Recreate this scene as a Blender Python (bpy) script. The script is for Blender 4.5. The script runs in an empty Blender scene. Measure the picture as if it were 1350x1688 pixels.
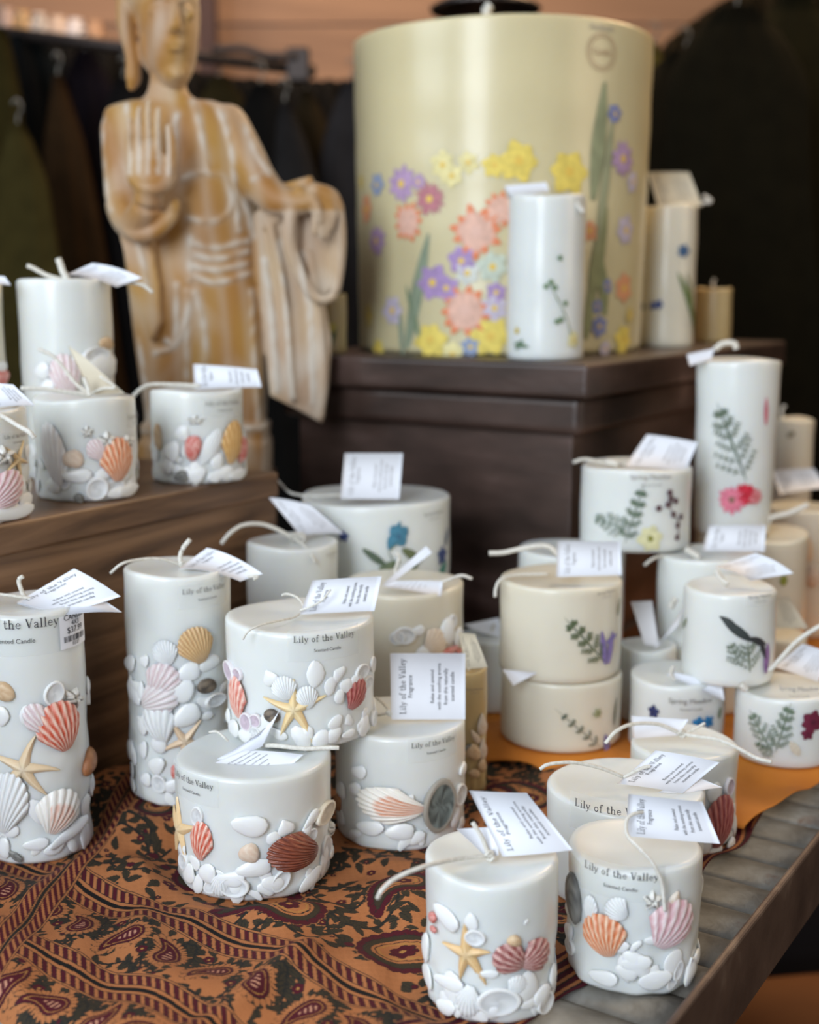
import bpy, math, random
import numpy as np
from mathutils import Vector, Matrix
random.seed(7); rng = np.random.default_rng(5)
SC = bpy.context.scene; COL = SC.collection
PI = math.pi
# ------------------------------------------------------------------ camera, light, exposure
F = 2100.0; TH = math.radians(10.1); HC = .41
cam = bpy.data.objects.new('camera', bpy.data.cameras.new('camera')); COL.objects.link(cam)
cam.location = (0, 0, HC); cam.rotation_euler = (PI/2-TH, 0, 0)
cam.data.sensor_fit = 'HORIZONTAL'; cam.data.sensor_width = 36; cam.data.lens = 36*F/1350
cam.data.dof.use_dof = True; cam.data.dof.focus_distance = .83; cam.data.dof.aperture_fstop = 5.2
cam.data.clip_start = .01
SC.camera = cam
SC.view_settings.view_transform = 'Standard'; SC.view_settings.look = 'None'
SC.view_settings.exposure = 0.14; SC.view_settings.gamma = 1.0; SC.view_settings.use_curve_mapping = False
W = bpy.data.worlds.new('world'); SC.world = W; W.use_nodes = True
W.node_tree.nodes['Background'].inputs[0].default_value = (.80, .86, 1, 1)
W.node_tree.nodes['Background'].inputs[1].default_value = .27
def area(name, loc, tgt, sx, sy, power, col):
    l = bpy.data.lights.new(name, 'AREA'); l.shape = 'RECTANGLE'; l.size = sx; l.size_y = sy; l.energy = power; l.color = col
    o = bpy.data.objects.new(name, l); COL.objects.link(o); o.location = loc
    o.rotation_euler = (Vector(tgt)-Vector(loc)).to_track_quat('-Z', 'Y').to_euler(); return o
area('shopfront_daylight', (-1.15, -1.5, 1.25), (0, 1.0, .1), .95, 1.9, 64, (.86, .93, 1))
area('side_window_daylight', (-2.1, .1, 1.35), (0, 1.1, .2), 1.2, 1.2, 24, (.84, .93, 1))
area('warm_side_fill', (2.0, .5, .95), (.0, 1.0, .1), 1.0, 1.2, 11, (1, .80, .56))  # added warm fill for the candles' right sides, no visible source
area('shop_ceiling_lamp', (.9, 2.3, 1.7), (.2, 1.2, .2), .6, .6, 16, (1, .68, .36))
area('back_wall_lamp', (-.3, 2.7, 1.75), (.0, 3.5, 1.0), 1.6, .4, 15, (1, .70, .45))
FW = Vector((0, math.cos(TH), -math.sin(TH))); UP = Vector((0, math.sin(TH), math.cos(TH)))
CP = Vector((0, 0, HC))
def ray(px, py): return FW + UP*(-(py-844)/F) + Vector(((px-675)/F, 0, 0))
def onz(px, py, z):
    d = ray(px, py); return CP + d*((z-HC)/d.z)
def ony(px, py, y):
    d = ray(px, py); return CP + d*(y/d.y)
def onplane(px, py, p0, n):
    d = ray(px, py); return CP + d*((p0-CP).dot(n)/d.dot(n))
def depth(y, z): return y*FW.y+(z-HC)*FW.z
# table frame: U runs away to the right along the steel rail, V points right of it
O2 = Vector((.149, .675)); UU = Vector((.545, .838)); VV = Vector((.838, -.545))
def T2(u, v, z=0): p = O2+UU*u+VV*v; return Vector((p.x, p.y, z))
# ------------------------------------------------------------------ object helpers
def link(name, me, mat=None, parent=None, smooth=True):
    o = bpy.data.objects.new(name, me); COL.objects.link(o)
    if mat is not None:
        me.materials.clear()
        for m in (mat if isinstance(mat, (list, tuple)) else [mat]): me.materials.append(m)
    if parent is not None: o.parent = parent
    if smooth and len(me.polygons): me.polygons.foreach_set('use_smooth', [True]*len(me.polygons))
    return o
def mesh(v, f, cols=None):
    me = bpy.data.meshes.new('m'); me.from_pydata([tuple(a) for a in v], [], f); me.update()
    if cols is not None: setcol(me, cols)
    return me
def setcol(me, cols):
    c = np.ones((len(me.vertices), 4), dtype=np.float32); c[:, :3] = np.asarray(cols)[:, :3]
    at = me.color_attributes.new('Col', 'FLOAT_COLOR', 'POINT'); at.data.foreach_set('color', c.ravel())
def tag(o, label=None, cat=None, group=None, kind=None):
    if label: o['label'] = label
    if cat: o['category'] = cat
    if group: o['group'] = group
    if kind: o['kind'] = kind
    return o
def empty(name, loc):
    o = bpy.data.objects.new(name, None); COL.objects.link(o); o.location = loc; o.empty_display_size = .02; return o
def child(name, me, mat, parent, smooth=True):      # mesh in world coordinates, kept under parent (an Empty or a mesh at translation)
    o = link(name, me, mat, None, smooth); o.parent = parent
    p = parent; t = Vector()
    while p is not None: t += p.location; p = p.parent
    o.location = -t; return o
class MB:
    def __init__(s): s.v = []; s.f = []
    def add(s, v, f): n = len(s.v); s.v += [tuple(a) for a in v]; s.f += [tuple(i+n for i in q) for q in f]
    def box(s, c, ax, ay, az):       # centre and three half vectors
        c = Vector(c); ax, ay, az = Vector(ax), Vector(ay), Vector(az)
        v = [c+ax*i+ay*j+az*k for i in (-1, 1) for j in (-1, 1) for k in (-1, 1)]
        s.add(v, [(0, 1, 3, 2), (4, 6, 7, 5), (0, 4, 5, 1), (2, 3, 7, 6), (0, 2, 6, 4), (1, 5, 7, 3)])
    def uvbox(s, u0, u1, v0, v1, z0, z1):
        s.box(T2((u0+u1)/2, (v0+v1)/2, (z0+z1)/2), T2((u1-u0)/2, 0)-T2(0, 0), T2(0, (v1-v0)/2)-T2(0, 0), (0, 0, (z1-z0)/2))
    def tube(s, pts, r, n=8, taper=None):
        pts = [Vector(p) for p in pts]; rings = []
        for i, p in enumerate(pts):
            d = (pts[min(i+1, len(pts)-1)]-pts[max(i-1, 0)]).normalized()
            a = d.cross(Vector((0, .2, 1)) if abs(d.z) < .9 else Vector((1, 0, 0))).normalized(); b = d.cross(a)
            rr = r[i] if isinstance(r, (list, tuple)) else r
            rings.append([p+a*rr*math.cos(2*PI*k/n)+b*rr*math.sin(2*PI*k/n) for k in range(n)])
        v = sum(rings, []); f = []
        for i in range(len(pts)-1):
            for k in range(n): f.append((i*n+k, i*n+(k+1) % n, (i+1)*n+(k+1) % n, (i+1)*n+k))
        f.append(tuple(range(n))[::-1]); f.append(tuple((len(pts)-1)*n+k for k in range(n))); s.add(v, f)
    def me(s, cols=None): return mesh(s.v, s.f, cols)
def spline(pts, n=6):
    pts = [Vector(p) for p in pts]; out = []
    P = [pts[0]*2-pts[1]]+pts+[pts[-1]*2-pts[-2]]
    for i in range(1, len(P)-2):
        a, b, c, d = P[i-1:i+3]
        for k in range(n):
            t = k/n; out.append(.5*((2*b)+(c-a)*t+(2*a-5*b+4*c-d)*t*t+(3*b-a-3*c+d)*t**3))
    out.append(pts[-1]); return out
def bevel(o, w=.002, seg=2):
    m = o.modifiers.new('bevel', 'BEVEL'); m.width = w; m.segments = seg; m.limit_method = 'ANGLE'; return o
# ------------------------------------------------------------------ materials
def srgb(r, g, b):
    f = lambda c: ((c/255+.055)/1.055)**2.4 if c > 10 else c/255/12.92
    return (f(r), f(g), f(b))
def mat(name, col, rough=.5, metal=0, **kw):
    m = bpy.data.materials.new(name); m.use_nodes = True; p = m.node_tree.nodes['Principled BSDF']
    p.inputs['Base Color'].default_value = (*col, 1); p.inputs['Roughness'].default_value = rough; p.inputs['Metallic'].default_value = metal
    for k, v in kw.items(): p.inputs[k.replace('_', ' ')].default_value = v
    if rough >= .88: p.inputs['Specular IOR Level'].default_value = .08
    return m
def nd(m, t, **kw):
    n = m.node_tree.nodes.new(t)
    for k, v in kw.items(): setattr(n, k, v)
    return n
def noisemat(name, stops, scale=8, rough=.5, metal=0, stretch=(1, 1, 1), bump=.0, detail=8, rot=(0, 0, 0), dist=0., bscale=None, wave=None):
    m = mat(name, stops[0][1], rough, metal); nt = m.node_tree; L = nt.links; p = nt.nodes['Principled BSDF']
    tc = nd(m, 'ShaderNodeTexCoord'); mp = nd(m, 'ShaderNodeMapping'); mp.inputs['Scale'].default_value = stretch; mp.inputs['Rotation'].default_value = rot
    L.new(tc.outputs['Object'], mp.inputs['Vector'])
    if wave: n = nd(m, 'ShaderNodeTexWave'); n.inputs['Distortion'].default_value = wave; n.inputs['Detail'].default_value = 4; n.inputs['Detail Scale'].default_value = 1.2
    else: n = nd(m, 'ShaderNodeTexNoise'); n.inputs['Detail'].default_value = detail; n.inputs['Distortion'].default_value = dist
    n.inputs['Scale'].default_value = scale; L.new(mp.outputs[0], n.inputs['Vector'])
    r = nd(m, 'ShaderNodeValToRGB'); e = r.color_ramp.elements
    e[0].position = stops[0][0]; e[0].color = (*stops[0][1], 1); e[1].position = stops[-1][0]; e[1].color = (*stops[-1][1], 1)
    for s, c in stops[1:-1]: q = e.new(s); q.color = (*c, 1)
    L.new(n.outputs['Fac' if not wave else 'Fac'], r.inputs[0]); L.new(r.outputs[0], p.inputs['Base Color'])
    if bump:
        b = nd(m, 'ShaderNodeBump'); b.inputs['Strength'].default_value = bump; b.inputs['Distance'].default_value = .002
        n2 = n
        if bscale: n2 = nd(m, 'ShaderNodeTexNoise'); n2.inputs['Scale'].default_value = bscale; n2.inputs['Detail'].default_value = 6; L.new(mp.outputs[0], n2.inputs['Vector'])
        L.new(n2.outputs['Fac'], b.inputs['Height']); L.new(b.outputs[0], p.inputs['Normal'])
    return m
def vcmat(name, rough=.5, bump=0, bscale=400, sss=0, **kw):
    m = mat(name, (1, 1, 1), rough, **kw); a = nd(m, 'ShaderNodeVertexColor', layer_name='Col'); p = m.node_tree.nodes['Principled BSDF']
    m.node_tree.links.new(a.outputs['Color'], p.inputs['Base Color'])
    if sss: p.inputs['Subsurface Weight'].default_value = sss; p.inputs['Subsurface Radius'].default_value = (.004, .003, .002); p.inputs['Subsurface Scale'].default_value = 1
    if bump:
        b = nd(m, 'ShaderNodeBump'); b.inputs['Strength'].default_value = bump; b.inputs['Distance'].default_value = .001
        n2 = nd(m, 'ShaderNodeTexNoise'); n2.inputs['Scale'].default_value = bscale; tc = nd(m, 'ShaderNodeTexCoord')
        m.node_tree.links.new(tc.outputs['Object'], n2.inputs['Vector']); m.node_tree.links.new(n2.outputs['Fac'], b.inputs['Height']); m.node_tree.links.new(b.outputs[0], p.inputs['Normal'])
    return m
def waxmat(name, col, top=None):
    m = noisemat(name, [(.35, tuple(c*.95 for c in col)), (.65, col)], scale=14, rough=.33, detail=3, bump=.12, bscale=60)
    p = m.node_tree.nodes['Principled BSDF']
    p.inputs['Subsurface Weight'].default_value = .55; p.inputs['Subsurface Radius'].default_value = (.012, .010, .007); p.inputs['Subsurface Scale'].default_value = 1.0
    p.inputs['Coat Weight'].default_value = .25; p.inputs['Coat Roughness'].default_value = .18
    return m
WAX = waxmat('white_wax', (.77, .80, .78)); WAXI = waxmat('warm_light_ivory_wax', (.74, .70, .58)); WAXC = waxmat('cream_wax', (.70, .62, .38)); WAXY = waxmat('amber_wax', (.52, .40, .20))  # ivory wax: warm light on the back candles is put into the colour
LUMP = mat('milky_shell', (.84, .86, .86), .38, Subsurface_Weight=.6, Coat_Weight=.15); LUMP.node_tree.nodes['Principled BSDF'].inputs['Subsurface Radius'].default_value = (.008, .008, .006)
SHELL = vcmat('shell_surface', .45, .3, 500, sss=.25, Coat_Weight=.15); PETAL = vcmat('pressed_plant', .6)
STRING = noisemat('wick_cotton', [(.3, (.62, .60, .53)), (.7, (.80, .79, .74))], scale=400, rough=.8)
PAPER = noisemat('tag_card', [(.3, (.80, .83, .90)), (.7, (.85, .88, .95))], scale=30, rough=.6)
PAPERI = noisemat('ivory_card', [(.3, (.66, .60, .46)), (.7, (.74, .68, .54))], scale=30, rough=.6)
INK = mat('black_ink', (.025, .025, .035), .6); INKG = mat('grey_ink', (.16, .16, .17), .6); INKF = mat('faded_ink', (.30, .29, .28), .6); INKR = mat('faded_red_ink', (.42, .26, .17), .6)
FILM = bpy.data.materials.new('clear_film'); FILM.use_nodes = True
_nt = FILM.node_tree; _nt.nodes.clear(); _o = _nt.nodes.new('ShaderNodeOutputMaterial'); _mx = _nt.nodes.new('ShaderNodeMixShader'); _tr = _nt.nodes.new('ShaderNodeBsdfTransparent'); _pp = _nt.nodes.new('ShaderNodeBsdfPrincipled')
_pp.inputs['Base Color'].default_value = (.80, .84, .84, 1); _pp.inputs['Roughness'].default_value = .25; _mx.inputs[0].default_value = .16
_nt.links.new(_tr.outputs[0], _mx.inputs[1]); _nt.links.new(_pp.outputs[0], _mx.inputs[2]); _nt.links.new(_mx.outputs[0], _o.inputs[0])
# ------------------------------------------------------------------ lettering: a small slab serif of strokes, plus Blender's own sans
def _b(x=.18, w=.15): return ([(x-w, .03), (x+w, .03)], .06)
GL = {
 'L': (.74, [([(.2, 0), (.2, 1)], .13), ([(.02, .03), (.64, .03)], .06), ([(.03, .97), (.38, .97)], .06), ([(.62, 0), (.62, .24)], .06)]),
 'i': (.38, [([(.19, 0), (.19, .62)], .12), _b(.19), ([(.05, .59), (.2, .59)], .06), ([(.19, .8), (.19, .92)], .13)]),
 'l': (.38, [([(.19, 0), (.19, 1)], .12), _b(.19), ([(.05, .97), (.2, .97)], .06)]),
 'y': (.64, [([(.1, .6), (.32, .04)], .11), ([(.54, .6), (.32, .02), (.22, -.2), (.1, -.24), (.05, -.18)], .06), ([(0, .6), (.24, .6)], .06), ([(.42, .6), (.64, .6)], .06)]),
 'o': (.64, [([(.32+.21*math.cos(t*PI/8), .31+.27*math.sin(t*PI/8)) for t in range(17)], .09)]),
 'f': (.46, [([(.2, 0), (.2, .8), (.28, .96), (.4, .97), (.46, .88)], .10), ([(.05, .6), (.42, .6)], .06), _b(.2)]),
 't': (.46, [([(.2, .85), (.2, .14), (.28, .04), (.38, .04), (.44, .12)], .10), ([(.05, .6), (.42, .6)], .06)]),
 'h': (.70, [([(.17, 0), (.17, 1)], .12), ([(.17, .44), (.3, .58), (.42, .58), (.52, .46), (.52, 0)], .10), _b(.17), _b(.52), ([(.03, .97), (.17, .97)], .06)]),
 'e': (.60, [([(.1, .34), (.51, .34), (.47, .5), (.32, .6), (.16, .52), (.09, .34), (.14, .12), (.32, .03), (.52, .12)], .075)]),
 'V': (.74, [([(.1, .98), (.37, .03)], .13), ([(.37, .02), (.64, .98)], .07), ([(-.02, .97), (.24, .97)], .06), ([(.52, .97), (.76, .97)], .06)]),
 'a': (.60, [([(.12, .5), (.26, .6), (.4, .55), (.44, .42), (.44, .06), (.56, .03)], .09), ([(.44, .34), (.22, .31), (.1, .18), (.18, .04), (.34, .05), (.44, .18)], .08)]),
 ' ': (.36, [])}
def serif(s):
    V = []; Fc = []; x = 0
    for ch in s:
        adv, st = GL[ch]
        for pl, w in st:
            for (x0, y0), (x1, y1) in zip(pl, pl[1:]):
                d = Vector((x1-x0, y1-y0)); l = d.length; d /= l; nn = Vector((-d.y, d.x))*w/2; e = d*(w*.35 if len(pl) > 2 else 0)
                a = Vector((x+x0, y0))-e; b = Vector((x+x1, y1))+e; n = len(V)
                V += [a-nn, b-nn, b+nn, a+nn]; Fc.append((n, n+1, n+2, n+3))
        x += adv+.03
    return [(v.x-x/2, v.y) for v in V], Fc, x
_tc = {}
def sans(s):
    if s not in _tc:
        c = bpy.data.curves.new('t', 'FONT'); c.body = s; c.size = 1.35; c.align_x = 'CENTER'; c.resolution_u = 3
        o = bpy.data.objects.new('t', c); COL.objects.link(o); bpy.context.view_layer.update()
        m = bpy.data.meshes.new_from_object(o.evaluated_get(bpy.context.evaluated_depsgraph_get()))
        v = [(a.co.x, a.co.y) for a in m.vertices]; f = [tuple(p.vertices) for p in m.polygons]
        bpy.data.objects.remove(o); bpy.data.meshes.remove(m); bpy.data.curves.remove(c)
        _tc[s] = (v, f, max(a[0] for a in v)-min(a[0] for a in v))
    return _tc[s]
def lay(items):         # items: (font, string, centre x, baseline y, target width) in a 2D layout
    V = []; Fc = []
    for fn, s, cx, y, w in items:
        v, f, ww = fn(s); k = w/ww; n = len(V); V += [(cx+a*k, y+b*k) for a, b in v]; Fc += [tuple(i+n for i in q) for q in f]
    return V, Fc
TITLE = 'Lily of the Valley'
TAGTXT = lay([(serif, TITLE, .5, .80, .84), (sans, 'Fragrance', .5, .71, .34), (sans, 'Relax and unwind', .5, .42, .50), (sans, 'with the soothing aroma', .5, .33, .70), (sans, 'from this naturally', .5, .24, .55), (sans, 'scented candle', .5, .15, .44)])
BACKTXT = lay([(sans, 'Trim wick before lighting, keep away from', .5, .80, .86), (sans, 'drafts, children and pets. Burn on a plate', .5, .70, .86), (sans, 'and never leave a burning candle', .5, .60, .70), (sans, 'unattended. Do not move the candle', .5, .50, .74), (sans, 'while the wax is warm', .5, .40, .45), (sans, 'hand made', .5, .30, .2)])
# ------------------------------------------------------------------ candles
class Candle:
    def __init__(s, name, cx, w, yt, yb, zb, label, zt=None, wax=WAX, lumpy=0, cat='candle', group=None, taper=0):
        if yb < 3: x = (cx-675)/F*depth(yb, zb+.05); y = yb
        else: p = onz(cx, yb, zb); x, y = p.x, p.y
        s.zt = zt if zt else ony(cx, yt, y).z
        s.zb = zb; s.x = x; s.y = y; s.R = w/2*depth(y, (zb+s.zt)/2)/F; s.taper = taper
        s.root = empty(name, (x, y, zb)); tag(s.root, label, cat, group or {'shell_candle': 'candles set with sea shells', 'flower_candle': 'candles with pressed flowers', 'plain_candle': 'plain candles among the display'}.get(name))
        s.k = depth(y, (zb+s.zt)/2)/F; s.c = Vector((x, y, s.zt))
        s.body(wax, lumpy); s.wax = wax
    def body(s, wax, lumpy):
        n = 72; H = s.zt-s.zb; R = s.R; b = min(.0030, R*.10)
        prof = [(0, .0), (R*.8, 0), (R*.965, .0006), (R*1.0, .003)]
        m = max(10, int(H/.005)); prof += [(R, .003+(H-.003-b)*i/m) for i in range(1, m+1)]
        prof += [(R-b*(1-math.cos(a)), H-b+b*math.sin(a)) for a in (.4, .8, 1.2, PI/2)]
        prof += [(R*.86, H-.0004), (R*.6, H-.0016), (R*.25, H-.0022), (0, H-.0022)]
        ph = [random.random()*6.28 for _ in range(8)]; v = []; f = []
        for r, z in prof:
            for k in range(n):
                a = 2*PI*k/n; q = max(0, min(1, 1.15-z/H*1.5))
                d = (math.sin(3*a+ph[0]+z*70)*.4+math.sin(5*a+ph[1]-z*110)*.3+math.sin(9*a+ph[2]+z*190)*.35+math.sin(13*a-z*260+ph[3])*.25)*lumpy*q - lumpy*q*.5 + math.sin(2*a+ph[4])*.0004+math.sin(z*90+a+ph[5])*.0003-.0008
                rr = (r+d*(r > R*.7))*(1+s.taper*(z/H-.5)) if r > 0 else 0
                zz = z+(math.sin(2*a+ph[6])*.0009+math.sin(3*a+ph[7])*.0005)*(z > H*.9)*(r > R*.5)
                v.append((rr*math.cos(a), rr*math.sin(a), zz))
        for i in range(len(prof)-1):
            for k in range(n): f.append((i*n+k, i*n+(k+1) % n, (i+1)*n+(k+1) % n, (i+1)*n+k))
        me = mesh(v, f); s.b = link('wax_body', me, wax, s.root)
    def at(s, px, py):          # where a sight line meets the side: angle and height
        d = ray(px, py); ox, oy = -s.x, -s.y; a = d.x**2+d.y**2; b = 2*(ox*d.x+oy*d.y); c = ox*ox+oy*oy-s.R**2
        q = b*b-4*a*c
        if q < 0: q = 0
        t = (-b-math.sqrt(q))/2/a; p = CP+d*t
        return math.atan2(p.x-s.x, -(p.y-s.y)), p.z
    def wrap(s, v, phi, z0, off=0):     # local (x right, y up, h out) onto the side
        out = []
        for x, y, h in v:
            a = phi+x/s.R; z = z0+y; rr = s.R*(1+s.taper*((z-s.zb)/(s.zt-s.zb)-.5))+h+off
            out.append((s.x+rr*math.sin(a), s.y-rr*math.cos(a), z))
        return out
    def put(s, name, v, f, phi, z0, mt, cols=None, off=0, parent=None, label=None, smooth=True):
        o = child(name, mesh(s.wrap(v, phi, z0, off), f, cols), mt, parent or s.root, smooth)
        if label: o['label'] = label
        return o
    def mputs(s, name, me, mt, phi, z, w, h, rot=0, hh=None, off=0, col=None):   # small rigid shell, shared mesh
        o = bpy.data.objects.new(name, me); COL.objects.link(o); o.parent = s.root
        rr = s.R+off; nrm = Vector((math.sin(phi), -math.cos(phi), 0)); rgt = Vector((math.cos(phi), math.sin(phi), 0)); up = Vector((0, 0, 1))
        r2 = rgt*math.cos(rot)+up*math.sin(rot); u2 = -rgt*math.sin(rot)+up*math.cos(rot)
        M = Matrix((r2*w, u2*h, nrm*(hh or min(w, h)))).transposed().to_4x4(); M.translation = nrm*rr+Vector((0, 0, z-s.zb)); o.matrix_local = M
        return o
    def wick(s, pts, r=.0011, dy=0, name='wick'):
        P = [ony(px, py, s.y+dy+(q[2] if False else 0)) for (px, py) in pts]
        m = MB(); P = spline(P, 6) if len(P) > 2 else P; m.tube(P, r, 7); return child(name, m.me(), STRING, s.root)
    def strand(s, pts, r=.0011):       # pts: px, py, y offset from the candle's axis
        P = spline([ony(a, b, s.y+c) for a, b, c in pts], 7); m = MB(); m.tube(P, r, 7)
        return child('tie_string', m.me(), STRING, s.root)
    def knot(s, px, py, dy=0, r=.0025):
        c = ony(px, py, s.y+dy); P = [c+Vector((math.cos(t)*r, math.sin(2*t)*r*.7, math.sin(t)*r)) for t in [i*2*PI/14 for i in range(15)]]
        m = MB(); m.tube(P, .0011, 6); m.tube([c-Vector((r, 0, 0)), c+Vector((r, 0, r*.3))], .0013, 6); child('string_knot', m.me(), STRING, s.root)
    def text(s, px, py, wpx, size=1, fn='lily', ink=INK, film=True):
        phi, z = s.at(px, py); w = wpx*s.k
        if fn == 'lily': it = [(serif, TITLE, 0, 0, w), (sans, 'Scented Candle', w*.02, -w*.155, w*.43)]
        elif fn == 'spring': it = [(sans, 'Spring Meadow', 0, 0, w), (sans, 'Scented Candle', 0, -w*.16, w*.5)]
        v, f = lay(it)
        st = s.root
        if film:
            W2, H2 = w*1.16, w*.48; gx = 16; gv = [(-W2/2+W2*i/gx, -H2*.62+H2*j, .0003) for j in (0, 1) for i in range(gx+1)]
            gf = [(i, i+1, gx+2+i, gx+1+i) for i in range(gx)]
            st = s.put('clear_sticker', gv, gf, phi, z, FILM)
        s.put('printed_lettering', [(a, b, .0006) for a, b in v], f, phi, z, ink, parent=st, smooth=False)
def card(c, corners, n=(0, -.8, .6), anchor=(0, 0, .012), bulge=.0, txt='tag', mt=PAPER, name='paper_tag', p0=None, ink=INK, curl=0):
    n = Vector(n).normalized(); a = p0 or (c.c+Vector(anchor)); P = [onplane(x, y, a, n) for x, y in corners]
    N = 14
    if n.dot(CP-a) < 0: n = -n
    sz = ((P[1]-P[0]).length, (P[2]-P[1]).length)
    e1 = (P[1]-P[0]); e2 = (P[3]-P[0]); nn = n
    def M(u, v, h=0):
        q = P[3]*(1-u)*(1-v)+P[2]*u*(1-v)+P[1]*u*v+P[0]*(1-u)*v
        return q+nn*(h+bulge*4*v*(1-v)+curl*(1-v)**2)
    V = []; Fc = []
    for s_ in (0, 1):
        for j in range(N+1):
            for i in range(3): V.append(M(i/2, j/N, -.00035 if s_ == 0 else 0))
    m = 3*(N+1)
    for j in range(N):
        for i in range(2):
            q = (j*3+i, j*3+i+1, j*3+i+4, j*3+i+3); Fc.append(q[::-1]); Fc.append(tuple(k+m for k in q))
    for j in range(N): Fc.append((j*3, j*3+3, m+j*3+3, m+j*3)); Fc.append((j*3+2, m+j*3+2, m+j*3+5, j*3+5))
    for i in range(2): Fc.append((i, m+i, m+i+1, i+1)); Fc.append((N*3+i, N*3+i+1, m+N*3+i+1, m+N*3+i))
    o = child(name, mesh(V, Fc), mt, c.root)
    if txt:
        v, f = TAGTXT if txt == 'tag' else BACKTXT
        child('printed_lettering', mesh([M(a_, b_, .0004) for a_, b_ in v], f), ink, o, False)
    return o
# ------------------------------------------------------------------ shells
PAL = {'red': ((.62, .085, .035), (.93, .78, .66)), 'orange': ((.66, .17, .045), (.92, .74, .55)), 'pink': ((.52, .16, .20), (.90, .83, .83)), 'white': ((.70, .73, .74), (.90, .92, .92)),
       'brown': ((.10, .018, .010), (.36, .10, .045)), 'yellow': ((.50, .24, .05), (.84, .60, .28)), 'purple': ((.26, .045, .045), (.80, .56, .50)), 'patch': ((.68, .24, .09), (.90, .86, .78)), 'pale': ((.62, .55, .55), (.86, .86, .86)),
       'maroon': ((.27, .03, .03), (.62, .26, .22)), 'tan': ((.60, .40, .25), (.75, .58, .42))}
def scallop(c, px, py, w, h, rot=0, pal='red', ribs=9, milk=0, name='scallop_shell', dome=.17, fan=66):
    phi, z = c.at(px, py); w *= c.k*1.16; h *= c.k*1.12; rot = math.radians(rot); A = math.radians(fan); nA = ribs*6; nS = 12
    V = []; C = []; Fc = []; c1, c2 = [np.array(q) for q in PAL[pal]]; wx = np.array((.82, .84, .83)); cr, sr = math.cos(rot), math.sin(rot)
    sx = w/2/math.sin(A)
    for j in range(nS+1):
        sj = j/nS
        for i in range(nA+1):
            t = -1+2*i/nA; a = t*A; rib = abs(math.sin(PI*ribs*(i/nA))); r = sj*(1+.035*rib*(sj > .9))*(1-.16*abs(t)**3)
            x = sx*r*math.sin(a)+(w*.10*(1-sj)*t); y = h*(r*math.cos(a*.92))-h*.52
            hh = min(w, h)*dome*math.sin(PI*min(1, sj*.80+.07)**.9)*math.sqrt(max(0, 1-t*t*.93))+rib*min(w, h)*.04*(sj**.5)-.0002-.0008*(j == nS)
            V.append((x*cr-y*sr, x*sr+y*cr, hh))
            k = rib**3*.85+random.random()*.15-.1
            blot = .5+.5*math.sin(sj*21+math.sin(i*.7)*2.2+px); k = min(1, max(0, k*.8+(.35*blot-.1)))
            if pal == 'patch': k = k if (sj < .75 and abs(t-.1) < .6) else 1
            if pal in ('brown',): k = .25*rib+.6*blot*sj
            col = c1*(1-k)+c2*k; mk = milk+(.35*max(0, .35-sj)); C.append(col*(1-mk)+wx*mk)
    for j in range(nS):
        for i in range(nA): q = j*(nA+1)+i; Fc.append((q, q+1, q+nA+2, q+nA+1))
    return c.put(name, V, Fc, phi, z, SHELL, C)
def star(c, px, py, R, rot=90, pal=((.70, .45, .20), (.88, .70, .42)), milk=0, wd=.15, lens=(1, 1, 1, 1, 1), bend=0):
    phi, z = c.at(px, py); R *= c.k; V = []; C = []; Fc = []; c1, c2 = np.array(pal[0]), np.array(pal[1]); wx = np.array((.82, .84, .83))
    for a5 in range(5):
        L = R*lens[a5]; a0 = math.radians(rot+a5*72+random.uniform(-5, 5)); bd = random.uniform(-.25, .25)+bend; b = len(V); n = 16; m = 8
        for i in range(n+1):
            s_ = i/n; ww = R*(wd*(1-s_)**.75*(1+.35*math.exp(-s_*6))+.018); aa = a0+bd*s_; ax, ay = math.cos(aa), math.sin(aa)
            for j in range(m+1):
                t = -1+2*j/m; hh = R*.13*(1-s_*.65)*(1-abs(t)**1.6)-.0004+random.random()*.00022+(abs(t) < .2)*.0002
                V.append((L*s_*ax-ww*t*ay, L*s_*ay+ww*t*ax, hh)); k = min(1, (1-abs(t))*.9+random.random()*.25-(.35 if (j in (3, 5)) else 0)); k = max(0, k)
                C.append((c1*(1-k)+c2*k)*(1-milk)+wx*milk)
        for i in range(n):
            for j in range(m): q = b+i*(m+1)+j; Fc.append((q, q+m+1, q+m+2, q+1))
    return c.put('starfish', V, Fc, phi, z, SHELL, C)
def mk_blob(seed, point=0, k=.12):
    r = random.Random(seed); V = []; Fc = []; n, m = 14, 9; ph = [r.random()*6 for _ in range(4)]
    for j in range(m+1):
        b = -PI/2+PI*j/m
        for i in range(n):
            a = 2*PI*i/n; x, y, z = math.cos(a)*math.cos(b), math.sin(a)*math.cos(b), math.sin(b)
            d = 1+k*math.sin(2*a+ph[0]+b)+k*.7*math.sin(3*a+ph[1])+k*.5*math.sin(3*b+ph[2]); 
            if point: d *= 1; x *= (1-point*max(0, y)**1.2)
            V.append((x*.5*d, y*.5*d, z*.5))
    for j in range(m):
        for i in range(n): Fc.append((j*n+i, j*n+(i+1) % n, (j+1)*n+(i+1) % n, (j+1)*n+i))
    return V, Fc
BL = []
for i in range(5):
    v, f = mk_blob(i, 0 if i < 3 else .6); me = mesh(v, f, [(.84, .85, .84)]*len(v)); me.materials.append(LUMP); me.polygons.foreach_set('use_smooth', [True]*len(me.polygons)); BL.append(me)
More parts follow.
